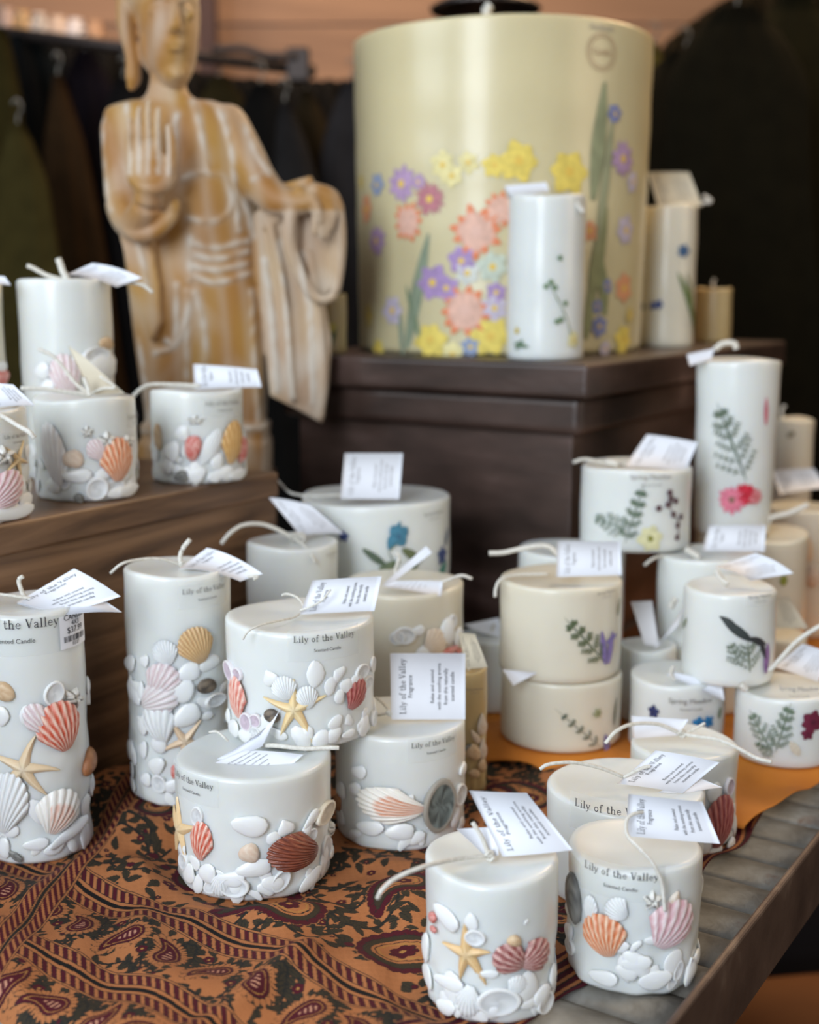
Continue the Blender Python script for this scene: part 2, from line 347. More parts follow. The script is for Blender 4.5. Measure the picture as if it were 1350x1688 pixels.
def mk_cup(rim, inner, deep=.5, mar=0):
    V = []; Fc = []; C = []; prof = [(.50, -.3), (.52, .12), (.49, .26), (.44, .28), (.40, .18), (.28, .13), (.12, .10), (0, .09)]; n = 22
    for pi_, (r, h) in enumerate(prof):
        for k in range(n):
            a = 2*PI*k/n; q = 1+.05*math.sin(a*2+1); V.append((r*math.cos(a)*q, r*math.sin(a), h)); C.append(rim if pi_ < 4 else tuple(inner[i]*(1+.10*math.sin(2*a+r*9)+mar*math.sin(7*math.cos(a)*r*4+3*math.sin(a*3))) for i in range(3)))
    for j in range(len(prof)-1):
        for k in range(n): Fc.append((j*n+k, j*n+(k+1) % n, (j+1)*n+(k+1) % n, (j+1)*n+k))
    me = mesh(V, Fc, C); me.materials.append(SHELL); me.polygons.foreach_set('use_smooth', [True]*len(me.polygons)); return me
CUPW = mk_cup((.86, .87, .86), (.72, .74, .75)); CUPP = mk_cup((.84, .80, .82), (.58, .48, .55)); CUPT = mk_cup((.80, .74, .62), (.62, .55, .45))
ABA = mk_cup((.36, .33, .28), (.15, .18, .17), .8, .55)
def colored(seed, col, col2=None, spiral=0, point=0):
    v, f = mk_blob(seed, point, .04 if spiral else .1); col2 = col2 or col; C = []
    for x, y, z in v:
        t = .5+.5*math.sin((math.hypot(x, y-.05)*40+math.atan2(y, x)) if spiral else (x*17+y*23+seed)); C.append(tuple(col[i]*(1-t)+col2[i]*t for i in range(3)))
    me = mesh(v, f, C); me.materials.append(SHELL); me.polygons.foreach_set('use_smooth', [True]*len(me.polygons)); return me
SNAILD = colored(11, (.05, .04, .035), (.22, .17, .12), 1); TANB = colored(12, (.62, .42, .24), (.75, .58, .38)); PEACH = colored(13, (.72, .55, .42), (.80, .68, .56)); BROWNB = colored(14, (.34, .13, .05), (.5, .24, .10)); REDB = colored(15, (.62, .10, .08), (.8, .45, .4)); TANL = colored(16, (.66, .50, .36), (.80, .74, .66), 0, .5)
GREYB = colored(17, (.10, .10, .095), (.28, .28, .26))
def mk_barn():
    V = []; C = []; Fc = []; n = 20
    for j, (r, h) in enumerate([(.5, -.3), (.46, .05), (.3, .42), (.2, .5), (.1, .28), (0, .2)]):
        for k in range(n):
            a = 2*PI*k/n; q = 1+.28*math.sin(a*5)*(j < 3); V.append((r*q*math.cos(a), r*q*math.sin(a), h)); d = (k % 4 == 0 and j in (1, 2, 3)) or j > 4
            C.append((.08, .07, .06) if d else (.80, .79, .74))
    for j in range(5):
        for k in range(n): Fc.append((j*n+k, j*n+(k+1) % n, (j+1)*n+(k+1) % n, (j+1)*n+k))
    me = mesh(V, Fc, C); me.materials.append(SHELL); return me
BARN = mk_barn()
KIND = {'p': (None, 'shell_pebble'), 'd': (None, 'teardrop_shell'), 'cup': (CUPW, 'cupped_shell'), 'cupp': (CUPP, 'cupped_shell'), 'cupt': (CUPT, 'cupped_shell'), 'aba': (ABA, 'abalone_shell'), 'snail': (SNAILD, 'snail_shell'),
        'tan': (TANB, 'shell_bead'), 'peach': (PEACH, 'shell_pebble'), 'brown': (BROWNB, 'shell_pebble'), 'redb': (REDB, 'shell_pebble'), 'tanl': (TANL, 'cone_shell'), 'grey': (GREYB, 'dark_shell'), 'barn': (BARN, 'barnacle')}
def bits(c, L):
    for i, it in enumerate(L):
        k, px, py, w, h = it[:5]; rot = math.radians(it[5] if len(it) > 5 else 0); me, nm = KIND[k]; hh = it[6] if len(it) > 6 else (.34 if k in ('p', 'd') else .5)
        if me is None: me = BL[i % 3] if k == 'p' else BL[3+i % 2]
        phi, z = c.at(px, py); cs = max(.35, math.cos(phi)); ww = w*c.k/(cs if cs < .8 else 1)
        c.mputs(nm, me, None, phi, z, ww, h*c.k, rot, min(ww, h*c.k)*hh)
def filler(c, n, z0=0, z1=.3, back=8, size=.010, lo=-1.35, hi=1.35):      # white pebbles half sunk in the foot of a candle
    H = c.zt-c.zb
    for i in range(n+back):
        phi = random.uniform(lo, hi) if i < n else random.uniform(1.6, 4.6)
        z = c.zb+.006+(z0+(z1-z0)*random.random()**1.3)*H; w = size*random.uniform(.8, 1.9); h = w*random.uniform(.5, .9)
        r = random.random(); me = CUPW if r < .16 else BL[int(r*5) % 5]
        z = max(z, c.zb+max(w, h)*.55)
        c.mputs('cupped_shell' if me is CUPW else 'shell_pebble', me, None, phi, z, w, h, random.uniform(0, 6), min(w, h)*random.uniform(.2, .34), off=-.0008)
# ------------------------------------------------------------------ pressed plants
GREEN = (.13, .20, .10); 
def leaf2(V, Fc, C, x, y, a, L, w, col, h=.0006, n=5, curve=0):
    b = len(V)
    for i in range(n+1):
        s_ = i/n; aa = a+curve*s_; cx = x+math.cos(a+curve*s_/2)*L*s_; cy = y+math.sin(a+curve*s_/2)*L*s_; ww = w/2*math.sin(PI*min(.97, .08+.9*s_))**.8
        for t in (-1, 0, 1): V.append((cx-math.sin(aa)*ww*t, cy+math.cos(aa)*ww*t, h if t == 0 else h*.35)); g = .8+.35*random.random(); C.append(tuple(q*g for q in col))
    for i in range(n):
        for j in range(2): q = b+i*3+j; Fc.append((q, q+3, q+4, q+1))
def fern(c, x0, y0, x1, y1, wpx, col=GREEN, n=9, name='pressed_fern', dense=1):
    p0, z0 = c.at(x0, y0); p1, z1 = c.at(x1, y1); V = []; Fc = []; C = []; n = max(4, int(n*.66)); col = tuple(q*.85 for q in col)
    dx, dy = (p1-p0)*c.R, z1-z0; L = math.hypot(dx, dy); a = math.atan2(dy, dx); W2 = wpx*c.k/2; sl = min(W2*.3, L/n*.36)
    leaf2(V, Fc, C, 0, 0, a, L, W2*.10, col, n=8)
    for i in range(n):
        s_ = .08+.88*i/n; l = W2*(1.15-s_*.95)
        for sd in (1, -1):
            bx, by, ba = dx*s_, dy*s_, a+sd*math.radians(46+random.uniform(-8, 8)); l *= random.uniform(.85, 1.1); leaf2(V, Fc, C, bx, by, ba, l, sl*.22, col, n=4)
            for q in range(1, 5):
                t = q/4.4
                for s2 in (1, -1): leaf2(V, Fc, C, bx+math.cos(ba)*l*t, by+math.sin(ba)*l*t, ba+s2*.8, sl*(1.25-t*.5), sl*.30, col, n=3)
    return c.put(name, V, Fc, p0, z0, PETAL, C)
def leaf(c, x0, y0, x1, y1, wpx, col=GREEN, name='pressed_leaf', curve=0):
    p0, z0 = c.at(x0, y0); p1, z1 = c.at(x1, y1); V = []; Fc = []; C = []
    dx, dy = (p1-p0)*c.R, z1-z0; leaf2(V, Fc, C, 0, 0, math.atan2(dy, dx)-curve/2, math.hypot(dx, dy), wpx*c.k, col, n=12, curve=curve); return c.put(name, V, Fc, p0, z0, PETAL, C)
def flower(c, px, py, rpx, col, n=7, ctr=(.75, .55, .10), name='pressed_flower', fat=1.0, tips=None, sx=1):
    p0, z0 = c.at(px, py); V = []; Fc = []; C = []; r = rpx*c.k; a0 = random.random()*6
    for i in range(n): 
        k = len(C); leaf2(V, Fc, C, 0, 0, a0+2*PI*i/n+random.uniform(-.1, .1), r*random.uniform(.88, 1.08), 2*PI*r/n*.62*fat, col, h=.0007+.0001*(i % 3), n=5)
        if tips:
            for q in range(12, 18): C[k+q] = tips
    b = len(V); V.append((0, 0, .0012)); C.append(ctr)
    for i in range(12): a = 2*PI*i/12; V.append((r*.22*math.cos(a), r*.22*math.sin(a), .0009)); C.append(ctr)
    for i in range(12): Fc.append((b, b+1+i, b+1+(i+1) % 12))
    V = [(x*sx, y, h) for x, y, h in V]
    return c.put(name, V, Fc, p0, z0, PETAL, C)
def sprig(c, pts, col, blobs, bcol, br, name='pressed_sprig'):
    V = []; Fc = []; C = []; p0, z0 = c.at(*pts[0]); Q = []
    for x, y in pts: p, z = c.at(x, y); Q.append(((p-p0)*c.R, z-z0))
    for (a, b), (d, e) in zip(Q, Q[1:]): leaf2(V, Fc, C, a, b, math.atan2(e-b, d-a), math.hypot(d-a, e-b)*1.1, 2.2*c.k, col, n=3)
    for x, y in blobs:
        p, z = c.at(x, y); X, Z = (p-p0)*c.R, z-z0
        for i in range(5): leaf2(V, Fc, C, X, Z, i*1.26+x, br*c.k, br*c.k*.8, bcol, h=.0008, n=4)
    return c.put(name, V, Fc, p0, z0, PETAL, C)
# ------------------------------------------------------------------ room
def struct(name, mb, m, smooth=False): o = link(name, mb.me(), m, None, smooth); o['kind'] = 'structure'; return o
FZ = -.80
m = MB(); m.box((0, 1.2, FZ-.03), (3.0, 0, 0), (0, 3.0, 0), (0, 0, .03)); struct('floor', m, noisemat('floor_boards', [(.3, (.030, .012, .006)), (.7, (.075, .030, .012))], 3, .5, stretch=(1, 12, 1)))
PLANK = noisemat('copper_toned_planks', [(.25, (.17, .085, .042)), (.5, (.31, .165, .085)), (.8, (.40, .22, .12))], 2.2, .55, stretch=(.5, .5, 7), detail=5)
m = MB()
for i in range(16):
    z = FZ+.002+i*.19
    m.box((0, 3.62, z+.093), (3.0, 0, 0), (0, .015, 0), (0, 0, .092))
struct('wall_back', m, PLANK)
m = MB(); m.box((2.62, 1.2, .7), (.02, 0, 0), (0, 3.0, 0), (0, 0, 1.5)); struct('wall_right', m, mat('dark_brown_wall', (.012, .009, .006), .8))
m = MB(); m.box((-2.62, 1.9, .7), (.02, 0, 0), (0, 2.3, 0), (0, 0, 1.5)); struct('wall_left', m, mat('olive_dark_wall', (.02, .016, .008), .8))
m = MB(); p = ony(343, 60, 3.45); m.box((p.x, 3.45, .7), (.022, 0, 0), (0, .03, 0), (0, 0, 1.45)); struct('trim_1', m, mat('red_brown_post', (.045, .012, .006), .6))
# hanging garments behind the stand
def garment(pt, pb, wt, wb, y, col, label, th=.05, seed=0, name='hanging_garment', cat='garment', grp='dark garments hanging on the back rail', knob=True):
    a = ony(*pt, y); b = ony(*pb, y); r = random.Random(seed); V = []; Fc = []; n, mm = 40, 26; k = depth(y, .5)/F
    for j in range(mm+1):
        t = j/mm; c = a.lerp(b, t); sh = min(1, .22+(t*14)**.7*.5); w = (wt+(wb-wt)*t)*k/2*min(1, sh)
        for i in range(n):
            q = 2*PI*i/n; fold = 1+.16*math.sin(q*7+seed+t*1.5)*min(1, t*2)+.08*math.sin(q*11+seed*2)
            V.append((c.x+w*math.cos(q)*(1+.05*math.sin(t*9+seed)), y+th*math.sin(q)*fold, c.z))
    for j in range(mm):
        for i in range(n): Fc.append((j*n+i, (j*n+(i+1) % n), ((j+1)*n+(i+1) % n), ((j+1)*n+i)))
    Fc.append(tuple(range(n))); Fc.append(tuple(range(mm*n, mm*n+n))[::-1])
    root = empty(name, (b.x, y, b.z)); tag(root, label, cat, grp)
    child('cloth_panel', mesh(V, Fc), noisemat('cloth_'+label.split()[0]+str(seed), [(.3, tuple(x*.7 for x in col)), (.7, col)], 25, .9), root)
    m = MB(); top = Vector((a.x, y, a.z)); m.tube(spline([top-Vector((0, 0, .03)), top+Vector((0, 0, .012)), top+Vector((.008, 0, .03)), top+Vector((0, 0, .043)), top+Vector((-.010, 0, .034))], 4), .002, 6)
    child('hanger_hook', m.me(), mat('hanger_wire', (.2, .19, .17), .4, 1), root)
    return root
GD = [((2, 48), (12, 900), 46, 90, 2.50, (.055, .042, .010), 'olive garment at the far left edge behind the candles'),
      ((32, 60), (46, 900), 60, 70, 2.62, (.010, .012, .014), 'black garment between two olive ones at the left'),
      ((30, 205), (62, 900), 60, 200, 2.35, (.085, .066, .018), 'mustard olive garment flaring out behind the tall shell candle'),
      ((62, 62), (105, 900), 75, 120, 2.72, (.012, .017, .020), 'blue black garment hanging left of the statue'),
      ((96, 125), (165, 900), 40, 170, 2.56, (.060, .030, .011), 'brown garment with buttons hanging left of the statue'),
      ((140, 85), (215, 900), 90, 150, 2.78, (.016, .011, .017), 'plum black garment close to the statue shoulder'),
      ((205, 130), (285, 900), 80, 120, 2.60, (.014, .012, .012), 'black garment hidden behind the statue'),
      ((362, 128), (455, 900), 95, 130, 2.66, (.055, .038, .012), 'olive brown garment sloping past the statue arm'),
      ((430, 140), (520, 900), 95, 120, 2.56, (.010, .009, .008), 'black garment right of the statue'),
      ((470, 170), (575, 900), 52, 90, 2.44, (.034, .031, .031), 'charcoal garment above the statue hand'),
      ((505, 150), (600, 900), 60, 120, 2.70, (.050, .034, .015), 'dark brown garment between statue and giant candle'),
      ((580, 135), (610, 900), 80, 130, 2.60, (.055, .050, .052), 'grey garment beside the giant candle'),
      ((1078, 75), (1082, 900), 46, 70, 2.60, (.20, .15, .03), 'mustard yellow garment at the right edge of the giant candle'),
      ((1130, 85), (1150, 900), 170, 230, 2.50, (.020, .015, .007), 'dark brown garment right of the giant candle'),
      ((1215, 12), (1225, 900), 190, 240, 2.40, (.016, .013, .006), 'bulky black brown garment in the dark right corner'),
      ((1310, -10), (1320, 900), 150, 200, 2.58, (.020, .017, .006), 'dark olive garment at the right edge'),
      ((1160, 110), (1190, 900), 120, 140, 2.75, (.012, .011, .006), 'black garment deep in the right corner')]
for i, (a, b, wt, wb, y, c, l) in enumerate(GD): garment(a, b, wt*1.25, wb*1.15, y, tuple(q*.55 for q in c), l, seed=i+1, th=.022)
def curtain(tops, y, col, label, seed=0):
    V = []; Fc = []; n = 90; S_ = spline([Vector((a, b, 0)) for a, b in tops], 30); n = len(S_)
    for j in range(13):
        for i, s_ in enumerate(S_):
            t = j/12; p = ony(s_.x, s_.y, y); b = ony(s_.x, 900, y); V.append((p.x, y+.03*math.sin(i*.42+seed)*(.4+t)+.015*math.sin(i*.97), p.z+(b.z-p.z)*t))
    for j in range(12):
        for i in range(n-1): Fc.append((j*n+i, j*n+i+1, (j+1)*n+i+1, (j+1)*n+i))
    o = link('dark_backdrop_cloth', mesh(V, Fc), noisemat('curtain_%d' % seed, [(.3, tuple(q*.6 for q in col)), (.7, col)], 6, .9)); s_ = o.modifiers.new('t', 'SOLIDIFY'); s_.thickness = .004; tag(o, label, 'curtain')
curtain([(-900, -10), (-500, 0), (-90, 42), (60, 52), (200, 84), (330, 118), (440, 132), (560, 132), (650, 120)], 3.05, (.010, .009, .008), 'added black backdrop sheet that darkens the gaps between the left garments', 1)  # added dark sheet so the gaps between the garments read dark
curtain([(1062, 250), (1066, 130), (1100, 70), (1150, 30), (1210, -6), (1300, -24), (1440, -30)], 2.95, (.016, .012, .006), 'dark brown curtain filling the right background', 2)
# rail the garments hang on
m = MB(); pa, pb = ony(-60, 45, 2.62), ony(520, 118, 2.62); m.tube([pa, pb], .012, 12)
root = empty('garment_rail', tuple((pa+pb)/2)); tag(root, 'dark metal clothes rail behind the statue with a clamp near its end', 'rail')
RM = mat('dark_rail_steel', (.05, .038, .034), .45, .6); child('rail_bar', m.me(), RM, root)
m = MB(); p = ony(492, 108, 2.62); m.box(p, (.022, 0, 0), (0, .02, 0), (0, 0, .032)); bevel(child('rail_clamp', m.me(), RM, root, False), .004)
m = MB(); p1, p2 = ony(350, 82, 2.6), ony(490, 92, 2.6); m.tube(spline([p1, ony(400, 80, 2.6), ony(440, 92, 2.6), p2]), .008, 8); child('rail_brace', m.me(), RM, root)
# small jars on a high shelf, top left
m = MB(); q0, q1 = ony(-40, 44, 3.3), ony(190, 78, 3.3); m.box((q0+q1)/2-Vector((0, 0, .02)), (q1-q0)/2, (0, .09, 0), (0, 0, .010)); sh = link('wall_shelf', m.me(), mat('dark_shelf_wood', (.05, .028, .015), .6), None, False); tag(sh, 'dark wooden shelf high on the back wall at the top left', 'shelf')
for i, (px, col, l) in enumerate([(12, (.42, .30, .26), 'dusty pink jar at the left end of the high shelf'), (38, (.45, .28, .12), 'amber jar on the high shelf'), (66, (.50, .45, .42), 'pale grey jar in the middle of the high shelf'), (98, (.55, .42, .34), 'peach jar on the high shelf'), (126, (.62, .58, .60), 'white jar on the high shelf, second from its right end'), (158, (.42, .24, .14), 'rust brown jar at the right end of the high shelf')]):
    p = ony(px, 44+(px+40)*.148, 3.3); V = []; Fc = []; P = [(0, 0), (.022, 0), (.026, .01), (.026, .045), (.016, .055), (.018, .064), (0, .064)]; n = 20
    for r, z in P: V += [(p.x+r*math.cos(2*PI*k/n), 3.3+r*math.sin(2*PI*k/n), p.z-.012+z) for k in range(n)]
    for j in range(len(P)-1): Fc += [(j*n+k, j*n+(k+1) % n, (j+1)*n+(k+1) % n, (j+1)*n+k) for k in range(n)]
    tag(link('glazed_jar', mesh(V, Fc), mat('jar_glaze_%d' % i, col, .3)), l, 'jar', 'jars on the high shelf')
# pendant lamp rim above the giant candle
pl = ony(800, 4, 2.1); V = []; Fc = []; P = [(.085, .0), (.088, .004), (.075, .012), (.045, .030), (.03, .05), (.012, .056), (.010, .5), (0, .5)]; n = 40
for r, z in P: V += [(pl.x+r*math.cos(2*PI*k/n), 2.1+r*math.sin(2*PI*k/n), pl.z-.014+z) for k in range(n)]
for j in range(len(P)-1): Fc += [(j*n+k, j*n+(k+1) % n, (j+1)*n+(k+1) % n, (j+1)*n+k) for k in range(n)]
tag(link('pendant_lamp', mesh(V, Fc), mat('dark_lamp_metal', (.10, .085, .08), .3, .8)), 'dark metal pendant lamp with round rim hanging behind the giant candle', 'lamp')
# ------------------------------------------------------------------ table with steel slats
STEEL = noisemat('weathered_galvanised_steel', [(.28, (.15, .135, .112)), (.5, (.27, .255, .225)), (.62, (.36, .35, .32)), (.74, (.20, .085, .045))], 28, .5, .25, bump=.35, bscale=140)
RAIL = noisemat('rusty_brown_rail', [(.3, (.060, .038, .030)), (.6, (.12, .08, .062)), (.75, (.24, .18, .14))], 18, .5, .3, bump=.3, bscale=90)
tb = empty('display_table', T2(.5, -.5, FZ)); tag(tb, 'steel slatted display table with a rusty brown side rail under the candles', 'table')
for i in range(34):
    u0 = -.34+i*.0405; V = []; n = 8
    for v_ in (-1.02, .010):
        for j in range(n+1):
            t = j/n; V.append(T2(u0+.0395*t, v_, -.0085+.0072*math.sin(PI*(.08+.84*t))-.004*(1-t)*0))
    Fc = [(j, j+1, n+2+j, n+1+j) for j in range(n)]; k = len(V); V += [T2(u0, -1.02, -.013), T2(u0+.0395, -1.02, -.013), T2(u0, .010, -.013), T2(u0+.0395, .010, -.013)]
    Fc += [(0, n+1, k+2, k), (n, k+1, k+3, 2*n+1), (k, k+2, k+3, k+1), tuple(range(n+1, 2*n+2))+(k+3, k+2)]
    child('metal_slat', mesh(V, Fc), STEEL, tb)
def rail(u0, u1, v0, v1, z0, z1):
    m = MB(); m.uvbox(u0, u1, v0, v1, z0, z1); bevel(child('side_rail', m.me(), RAIL, tb, False), .0018)
rail(-.36, 1.06, .011, .0165, -.047, .010); rail(-.36, 1.06, -1.03, -1.02, -.045, .010); rail(-.37, -.355, -1.03, .016, -.045, .002); rail(1.055, 1.07, -1.03, .016, -.045, .002)
m = MB(); m.uvbox(-.35, 1.05, -1.015, -.006, -.020, -.0135); child('table_deck', m.me(), RAIL, tb, False)
for u, v in ((-.3, -.05), (-.3, -.97), (1.0, -.05), (1.0, -.97)):
    m = MB(); m.uvbox(u-.02, u+.02, v-.02, v+.02, FZ, -.022); child('leg', m.me(), RAIL, tb, False)
# wooden riser (left) and dark plinth (right)
BR = noisemat('brown_board_grain', [(.30, (.060, .028, .013)), (.46, (.15, .078, .038)), (.70, (.26, .145, .075))], 3.2, .40, stretch=(1.3, 1.3, 13), dist=1.2, bump=.12)
UE = .286; V0 = -.511
rs = empty('wooden_riser', T2(UE-.35, V0-.14, .0)); tag(rs, 'brown grained wooden riser block carrying the shell candles on the left', 'riser')
m = MB(); m.uvbox(UE-.72, UE, V0-.27, V0, .212, .236); bevel(child('top_board', m.me(), BR, rs, False), .003, 3)
m = MB(); m.uvbox(UE-.72, UE-.002, V0-.016, V0-.003, .001, .212); child('front_board', m.me(), BR, rs, False)
m = MB(); m.uvbox(UE-.016, UE-.003, V0-.268, V0-.016, .001, .212); child('end_board', m.me(), BR, rs, False)
m = MB(); m.uvbox(UE-.72, UE-.016, V0-.268, V0-.255, .001, .212); child('rear_board', m.me(), BR, rs, False)
PW = noisemat('worn_dark_brown_paint', [(.34, (.026, .014, .010)), (.55, (.062, .036, .028)), (.66, (.10, .062, .052)), (.80, (.24, .16, .14))], 7, .42, stretch=(1, 1, 3), bump=.2, bscale=50)
pu, pv, pw, pl_ = .4865, -.288, .405, .64
pd = empty('dark_plinth', T2(pu+pl_/2, pv-pw/2, 0)); tag(pd, 'dark brown painted wooden plinth with moulded top under the giant candle', 'plinth')
def slab(nm, z0, z1, ins, bv):
    m = MB(); m.uvbox(pu+ins, pu+pl_-ins, pv-pw+ins, pv-ins, z0, z1); bevel(child(nm, m.me(), PW, pd, False), bv, 3)
slab('top_slab', .300, .334, 0, .005); slab('moulding', .262, .300, .014, .008); slab('plinth_body', .0005, .262, .028, .002); slab('base_board', .0003, .03, .020, .003)
# crate under the statue
m = MB(); c0 = ony(335, 800, 1.40); m.box((c0.x-.005, 1.41, .100), (.078, 0, 0), (0, .072, 0), (0, 0, .0995)); cr = link('dark_crate', m.me(), PW, None, False); tag(cr, 'dark wooden block under the carved statue behind the riser', 'block'); bevel(cr)
# under the table: orange bench and pale knobs
m = MB(); c0 = onz(1290, 1690, -.50); m.box(c0-Vector((0, .05, .03)), (.30, .05, 0), (-.04, .16, 0), (0, 0, .03)); bn = link('orange_bench', m.me(), noisemat('orange_brown_wood', [(.3, (.16, .05, .012)), (.7, (.30, .11, .03))], 5, .5), None, False); tag(bn, 'orange brown wooden bench low in the dark below the table rail', 'bench'); bevel(bn, .01)
ck = empty('dark_cabinet', (c0.x+.1, 1.75, FZ)); tag(ck, 'black cabinet in the shadow behind the orange bench', 'cabinet')
CBM = mat('black_cabinet_paint', (.012, .010, .012), .5)
m = MB(); m.box((c0.x+.1, 1.78, -.55), (.55, 0, 0), (0, .10, 0), (0, 0, .25)); child('cabinet_body', m.me(), CBM, ck, False)
for px in (1305, 1341):
    p = ony(px, 1618, 1.672); V, Fc = mk_blob(3, 0, 0); child('round_knob', mesh([(p.x+a*.016, p.y+b*.016, p.z+c*.016) for a, b, c in V], Fc), mat('pale_knob', (.62, .64, .66), .2), ck)
# ------------------------------------------------------------------ candles, nearest first
SHG = 'white shell candles'
A = Candle('shell_candle', 64, 182, 992, 1388, .004, 'tall white shell candle with price sticker at the left edge, starfish and red scallop', lumpy=.0010)
B = Candle('shell_candle', 303, 173, 932, 1298, .018, 'tall white shell candle with yellow scallop, standing before the brown board', lumpy=.0016)
D = Candle('shell_candle', 421, 257, 1240, 1430, 0, 'wide white shell candle with brown cockle, in front under the folded tag', lumpy=.0012, zt=.087)
Fc_ = Candle('shell_candle', 660, 215, 1180, 1360, 0, 'white shell candle with oval abalone shell, tag standing square on top', lumpy=.0012, zt=.087)
G = Candle('shell_candle', 808, 223, 1407, 1630, 0, 'white shell candle nearest the front with orange starfish and maroon shells', lumpy=.0014)
Hc_ = Candle('shell_candle', 1041, 218, 1390, 1588, 0, 'white shell candle at the cloth edge with orange scallop and drooping string', lumpy=.0016)
I = Candle('shell_candle', 1030, 258, 1293, .829, 0, 'wide white candle half hidden behind the one with the orange scallop', lumpy=.0006)
J = Candle('shell_candle', 1126, 178, 1230, .915, 0, 'white shell candle near the orange cloth with red scallop on its right side', lumpy=.0010, zt=.0715)
C = Candle('shell_candle', 497, 245, 1012, 1195, .0875, 'wide white shell candle stacked on two others, big yellow starfish in front', lumpy=.0008)
E = Candle('plain_candle', 485, 150, 890, 1.12, 0, 'slim white candle behind the stacked one, with a thick white string bow')
E3 = Candle('flower_candle', 621, 242, 815, 1.222, .012, 'widest white candle before the dark plinth with pressed blue flowers')
E2 = Candle('shell_candle', 665, 200, 958, 1.077, .004, 'warm tinted shell candle behind the stacked one with tag seen edge on', wax=WAXI, lumpy=.0008)
K = Candle('shell_candle', 774, 58, 1100, .998, .001, 'narrow amber shell candle peeking out right of the square tag', wax=WAXY, lumpy=.0014)
L1 = Candle('flower_candle', 923, 198, 1105, 1209, .018, 'lower candle of the two stacked warm tinted ones with pressed grass', wax=WAXI, zt=.079)
L2 = Candle('flower_candle', 924, 203, 950, L1.y, .0792, 'upper candle of the two stacked warm tinted ones with purple petal', wax=WAXI)
X15 = Candle('plain_candle', 939, 175, 905, 1.208, .014, 'white candle behind the warm tinted stack, only its rim and string showing', zt=.160)
Wc = Candle('plain_candle', 812, 116, 1045, 1.175, .014, 'bluish white candle in shade between amber candle and warm tinted stack')
N = Candle('flower_candle', 1160, 160, 925, 1.182, .014, 'white candle behind the lavender one, tag propped on its top', zt=.160)
M_ = Candle('flower_candle', 1045, 180, 765, 895, .161, 'wide white candle with fern and dark berry sprig, raised beside the plinth')
P = Candle('flower_candle', 1289, 162, 1130, 1240, .018, 'white candle at the right edge on orange cloth with fern and burgundy flower')
Pp = Candle('flower_candle', 1117, 155, 1122, 1.065, .014, 'low white candle with small blue flowers under the lavender one', zt=.0785)
O = Candle('flower_candle', 1198, 153, 965, 1112, .0795, 'white candle with dark lavender spike, resting on two lower candles')
Q = Candle('plain_candle', 1066, 96, 1060, 1.138, .014, 'small grey white candle with two upright cards forming a V')
S = Candle('plain_candle', 1232, 182, 875, 1.295, .014, 'broad greenish ivory candle under the tall fern candle', wax=WAXI)
R_ = Candle('flower_candle', 1209, 132, 592, 1.29, S.zt+.0005, 'tall white candle with fern and pink pressed flower', taper=.10)
X2 = Candle('plain_candle', 1285, 86, 1045, 1.16, .014, 'yellowish candle behind the burgundy flower one under an ivory card', wax=WAXI)
U_ = Candle('plain_candle', 1318, 120, 835, 1.44, .014, 'tan candle at the right edge behind the broad greenish one', wax=WAXI)
T_ = Candle('plain_candle', 1296, 66, 690, 1.56, .014, 'distant beige pillar candle right of the tall fern candle', wax=WAXI)
BIG = Candle('giant_candle', 823, 477, 47, 1.57, .334, 'giant cream candle covered in colourful pressed flowers on the plinth', wax=WAXC, taper=.03, zt=.688)
WP = Candle('flower_candle', 899, 127, 323, 1.345, .334, 'slim white candle with green sprig in front of the giant candle')
RP = Candle('flower_candle', 1098, 92, 340, 1.62, .334, 'slim cream candle with blue flowers right of the giant candle', wax=WAXI)
SP = Candle('plain_candle', 1176, 60, 475, 1.74, .334, 'small tan candle at the far corner of the plinth', wax=WAXY)
BP = Candle('flower_candle', 548, 50, 485, 1.45, .334, 'small greenish candle between statue sleeve and giant candle', wax=WAXY)
V1 = Candle('shell_candle', 116, 150, 460, 1.17, .236, 'tall white shell candle at the back of the riser', lumpy=.001)
V2 = Candle('shell_candle', 146, 168, 652, 815, .236, 'white shell candle in the middle of the riser with orange scallop', lumpy=.0014)
V3 = Candle('shell_candle', 328, 155, 640, 788, .236, 'white shell candle at the right end of the riser beside the statue', lumpy=.0014)
V4 = Candle('shell_candle', -44, 188, 672, 850, .236, 'white shell candle cut by the left edge on the riser, starfish on its side', lumpy=.0014)
V5 = Candle('shell_candle', -62, 150, 465, 1.135, .236, 'tall shell candle at the far left of the riser, mostly outside the photo', wax=WAXI, lumpy=.0010)
# ---- A
scallop(A, 98, 1196, 78, 76, 14, 'red', 9); scallop(A, 62, 1185, 44, 50, 30, 'pink', 6, .55); scallop(A, 97, 1336, 78, 66, -22, 'patch', 8, .35); scallop(A, 12, 1322, 70, 92, -12, 'white', 10, .2)
star(A, 38, 1268, 58, 78, ((.72, .50, .26), (.88, .70, .46)), .12)
bits(A, [('cup', 89, 1143, 24, 40, -20), ('barn', 122, 1150, 20, 28, -30), ('brown', 147, 1256, 18, 46, 10), ('tan', 4, 1140, 40, 34, 0), ('p', 116, 1372, 52, 26, 20), ('grey', 26, 1412, 28, 13, -30), ('p', 6, 1398, 26, 32), ('p', 60, 1392, 40, 24), ('p', 90, 1398, 36, 20, 10), ('p', 148, 1130, 12, 26), ('cup', 150, 1150, 8, 22), ('p', 152, 1290, 10, 26), ('p', 42, 1180, 20, 30), ('d', 3, 1180, 22, 36)])
filler(A, 12, 0, .22, 14)
A.text(18, 1037, 150, ink=INK)
st = []; gx = 10; phi, z = A.at(123, 1037); w2, h2 = 33*A.k, 27*A.k
gv = [(-w2+2*w2*i/gx, -h2+2*h2*j, .0006) for j in (0, 1) for i in range(gx+1)]; gf = [(i, i+1, gx+2+i, gx+1+i) for i in range(gx)]
